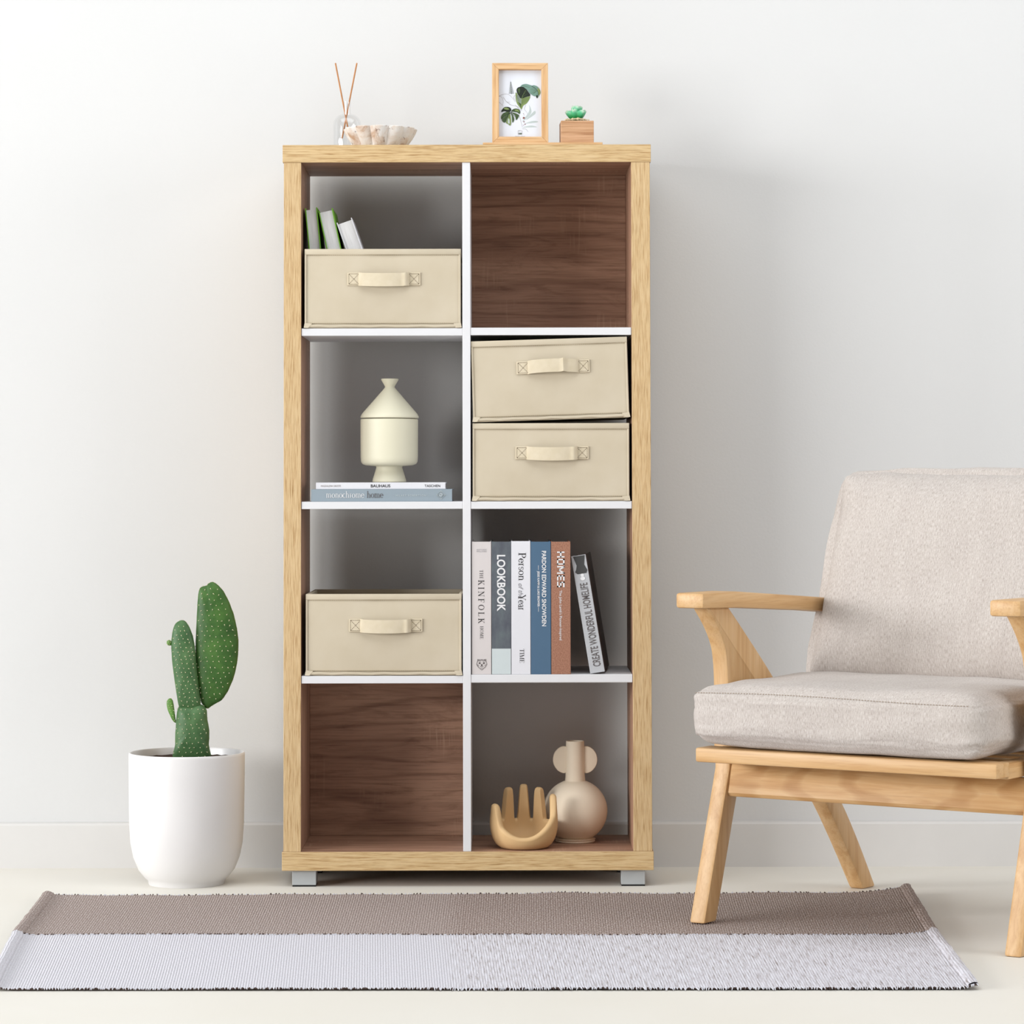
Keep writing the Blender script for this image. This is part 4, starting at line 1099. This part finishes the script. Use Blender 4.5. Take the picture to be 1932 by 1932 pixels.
for side in (0, 1):      # folded hems along both ends
    bm = bmesh.new(); uvl = bm.loops.layers.uv.new('uv'); uvs = {}; rows = []
    for j in range(91):
        v = j / 90; row = []
        for q in range(7):
            f = q / 6; u = (-.0015 + .0125 * f) if side == 0 else (1.0015 - .0125 * f)
            p = rug_xy(u, v); zz = rug_z(min(max(u, 0), 1), v) + .0003 + .0034 * sin(pi * f) ** .6 + .0007 * noise.noise(Vector((v * 60, f * 4, side)))
            vv = bm.verts.new((p.x + .002 * noise.noise(Vector((v * 22, side * 9, 1))), p.y, zz)); uvs[vv] = (u, v); row.append(vv)
        rows.append(row)
    for A, B in zip(rows, rows[1:]):
        for q in range(6):
            fc = bm.faces.new((A[q], A[q + 1], B[q + 1], B[q]))
            for l in fc.loops: l[uvl].uv = uvs[l.vert]
    obj('hem', bm, M['rug'], rug, smooth=80)
M['tuft_pale'] = plain('pale_yarn', S(232, 232, 240), .95, .1); M['tuft_dark'] = plain('dark_yarn', S(86, 70, 66), .95, .1)
bm = bmesh.new(); r_ = random.Random(5)
def tuft(u, v, dirv, ln, mi, rad=.0011, lift=.0):
    p = rug_xy(u, v); z = rug_z(u, min(max(v, 0), 1)) + lift
    d = Vector(dirv).normalized()
    tube(bm, [(p.x, p.y, z), (p.x + d.x * ln * .5, p.y + d.y * ln * .5, z + d.z * ln * .5 + .0005), (p.x + d.x * ln, p.y + d.y * ln, max(.001, z + d.z * ln - .001))], [rad, rad * .9, rad * .3], 5, mi)
for i in range(620):
    u = (i + r_.random()) / 620
    tuft(u, 1.0, (r_.uniform(-.35, .35), -1, -.15), r_.uniform(.004, .011) * (1 if u > .45 else .6), 0 if r_.random() < .8 else 1)
for i in range(330):
    u = (i + r_.random()) / 330; dk = r_.random() < .38
    tuft(u, .002, (r_.uniform(-.4, .4), 1, .25), r_.uniform(.003, .008), 1 if dk else 0, .0013)
for i in range(420):
    u = (i + r_.random()) / 420; dk = r_.random() < .45
    tuft(u, split + (.004 if dk else .008), (r_.uniform(-.2, .2), 1, .12), r_.uniform(.004, .009) * (1.3 if u > .45 and not dk else 1), 1 if dk else 0, .0011, .0003)
tag(obj('fringe', bm, [M['tuft_pale'], M['tuft_dark']], rug, smooth=80), kind='stuff')

# ------------------------------------------------------------------ armchair (local: x along the front legs, y towards its back)
ch = thing('armchair', 'wooden armchair with oatmeal seat and back cushions standing on the rug edge', 'armchair', (.361, -.559, 0), (0, 0, radians(-34.2)))
CWD = .624
def frame_side(x):
    a, b = x - .0165, x + .0165
    # front leg, rising into the arm support
    bm = bmesh.new()
    z0 = .0068 if x < .3 else 0.0
    front = [(-.004 + z0 * .34, z0), (.094, .285), (.0945, .300)]
    back = [(.142, .300), (.137, .270), (.041 + z0 * .34, z0)]
    prism(bm, front + back, 0, a, b, .005)
    obj('front_leg', bm, M['beech_z'], ch, smooth=35)
    # rear leg and arm support in one long curved piece
    bm = bmesh.new()
    fr_ = spline([(.090, .300), (.0905, .380), (.0900, .440), (.086, .485), (.076, .517), (.050, .552), (.010, .590)], 4)
    bk_ = spline([(.088, .590), (.145, .545), (.262, .448), (.372, .343), (.470, .248), (.542, .180), (.610, .098), (.682, .0)], 4)
    lo_ = spline([(.630, .0), (.560, .086), (.475, .182), (.385, .262), (.300, .330), (.225, .375), (.180, .380), (.145, .340), (.140, .300)], 4)
    prism(bm, [(p.x, p.y) for p in fr_ + bk_ + lo_], 0, a, b, .005)
    obj('rear_leg', bm, M['beech_z'], ch, smooth=35)['label'] = 'curved rear leg running up to the armrest'
    # armrest
    bm = bmesh.new()
    prism(bm, [(-.024, .5865), (-.024, .6145), (.10, .6145), (.42, .5935), (.60, .580), (.60, .553), (.42, .566), (.10, .5835)], 0, x - .029, x + .030, .005)
    obj('armrest', bm, M['beech_y'], ch, smooth=35)
frame_side(-.008); frame_side(CWD)
bm = bmesh.new(); box(bm, .001, .605, -.020, .035, .305, .3315, .004); obj('front_rail', bm, M['beech_x'], ch, smooth=35)
for x0 in (.004, .566):
    bm = bmesh.new(); box(bm, x0, x0 + .036, .0355, .52, .300, .328, .004); obj('side_rail', bm, M['beech_y'], ch, smooth=35)
bm = bmesh.new(); box(bm, .041, .565, .47, .505, .295, .325, .004); obj('back_rail', bm, M['beech_x'], ch, smooth=35)
for i in range(5):
    y0 = .075 + i * .078; bm = bmesh.new(); box(bm, .0405, .5655, y0, y0 + .04, .306, .322, .003); obj('seat_slat', bm, M['beech_x'], ch, smooth=35)
bm = bmesh.new(); s_ = .30
prism(bm, [(.0855, .2405), (.0905, .2330), (.113, .2330), (.131, .2965), (.102, .2985)], 0, .0085, CWD - .0165, .0015); obj('apron', bm, M['beech_ring'], ch, smooth=30)['label'] = 'front apron board with swirling grain'
# back frame behind the cushion
BL = radians(21.5)
def leanpt(x, s, d): return Vector((x, .445 + s * sin(BL) + d * cos(BL), .36 + s * cos(BL) - d * sin(BL)))
def leanbox(nm, x0, x1, s0, s1, d0, d1, m):
    bm = bmesh.new(); box(bm, x0, x1, d0, d1, s0, s1, .004)
    bm.transform(Matrix.Translation((0, .445, .36)) @ Matrix.Rotation(-BL, 4, 'X')); obj(nm, bm, m, ch, smooth=35)
for x0 in (.035, .555): leanbox('back_post', x0, x0 + .034, -.04, .40, .040, .066, M['beech_z'])
for s0 in (.02, .16, .28, .36): leanbox('back_slat', .0695, .5545, s0, s0 + .035, .045, .062, M['beech_x'])

def cushion(name, w_, d_, h_, r, n, Mx, bul=(.02, .012, .01), seed=0, wr=.004, taper=0.0, label=None, parent=None):
    """rounded, bulging block centred on the origin, x w_, y d_, z h_"""
    b = bmesh.new(); uvl = b.loops.layers.uv.new('uv'); cache = {}
    def vert(p):
        key = tuple(round(c, 5) for c in p)
        if key in cache: return cache[key]
        q = Vector((p[0] * w_ / 2, p[1] * d_ / 2, p[2] * h_ / 2))
        core = Vector((max(-w_ / 2 + r, min(w_ / 2 - r, q.x)), max(-d_ / 2 + r, min(d_ / 2 - r, q.y)), max(-h_ / 2 + r, min(h_ / 2 - r, q.z))))
        o = q - core
        if o.length > 1e-7: q = core + o.normalized() * r
        x, y, z = p
        fx, fy, fz_ = 1 - x ** 4, 1 - y ** 4, 1 - z ** 4
        q.z += bul[2] * z * fx * fy; q.y += bul[1] * y * fx * fz_; q.x += bul[0] * x * fy * fz_
        q.y *= 1 - taper * max(abs(z) ** 7, abs(x) ** 9)
        nn = Vector((x * 2.3 + seed, y * 2.3, z * 2.3))
        q += Vector((noise.noise(nn), noise.noise(nn + Vector((9, 0, 0))), noise.noise(nn + Vector((0, 9, 0))))) * wr
        nn = Vector((x * 7 + seed, y * 7, z * 7)); q += q.normalized() * noise.noise(nn) * wr * .35
        v = b.verts.new(Mx @ q); cache[key] = v; return v
    def warp(t): return (abs(t) ** .62) * (1 if t >= 0 else -1)
    for ax in range(3):
        for s in (-1, 1):
            o1, o2 = (ax + 1) % 3, (ax + 2) % 3
            dims = (w_, d_, h_)
            def mk(i, j):
                p = [0, 0, 0]; p[ax] = s; p[o1] = warp(i / n * 2 - 1); p[o2] = warp(j / n * 2 - 1); return p
            for i in range(n):
                for j in range(n):
                    c4 = [(i, j), (i + 1, j), (i + 1, j + 1), (i, j + 1)]
                    ps = [mk(*c) for c in c4]; vs = [vert(p) for p in ps]
                    if len(set(vs)) < 4: continue
                    try: f = b.faces.new(vs if s > 0 else vs[::-1])
                    except ValueError: continue
                    pm = dict(zip(vs, ps))
                    for l in f.loops:
                        p = pm[l.vert]; a1, a2 = p[o1] * dims[o1] / 2, p[o2] * dims[o2] / 2
                        l[uvl].uv = (a2, a1) if ax == 1 else (a1, a2)
    o = obj(name, b, M['uphol'], ch, smooth=180)
    if label: o['label'] = label
    return o, cache
seat_c = Vector((.2885, .222, .3925))
so, _ = cushion('seat_cushion', .585, .515, .108, .034, 34, Matrix.Translation(seat_c), (.006, .006, .008), 1, .005, 0, 'thick oatmeal seat cushion')
Mb = Matrix.Translation((.300, .345, .435)) @ Matrix.Rotation(-BL, 4, 'X') @ Matrix.Translation((0, .066, .228))
bo, _ = cushion('back_cushion', .582, .125, .452, .034, 40, Mb, (.010, .024, .008), 4, .007, .62, 'leaning oatmeal back cushion')
# stitched seams
bm = bmesh.new()
for i in range(96):
    u = (i + .2) / 96; u2 = (i + .75) / 96
    x0_, x1_ = .012 + .55 * u, .012 + .55 * u2
    tube(bm, [(x0_, -.0385 - .006 * sin(pi * u), .4335 + .003 * sin(u * 5)), (x1_, -.0385 - .006 * sin(pi * u2), .4335 + .003 * sin(u2 * 5))], .0009, 4)
tag(obj('stitching', bm, M['stitch'], so), kind='stuff')
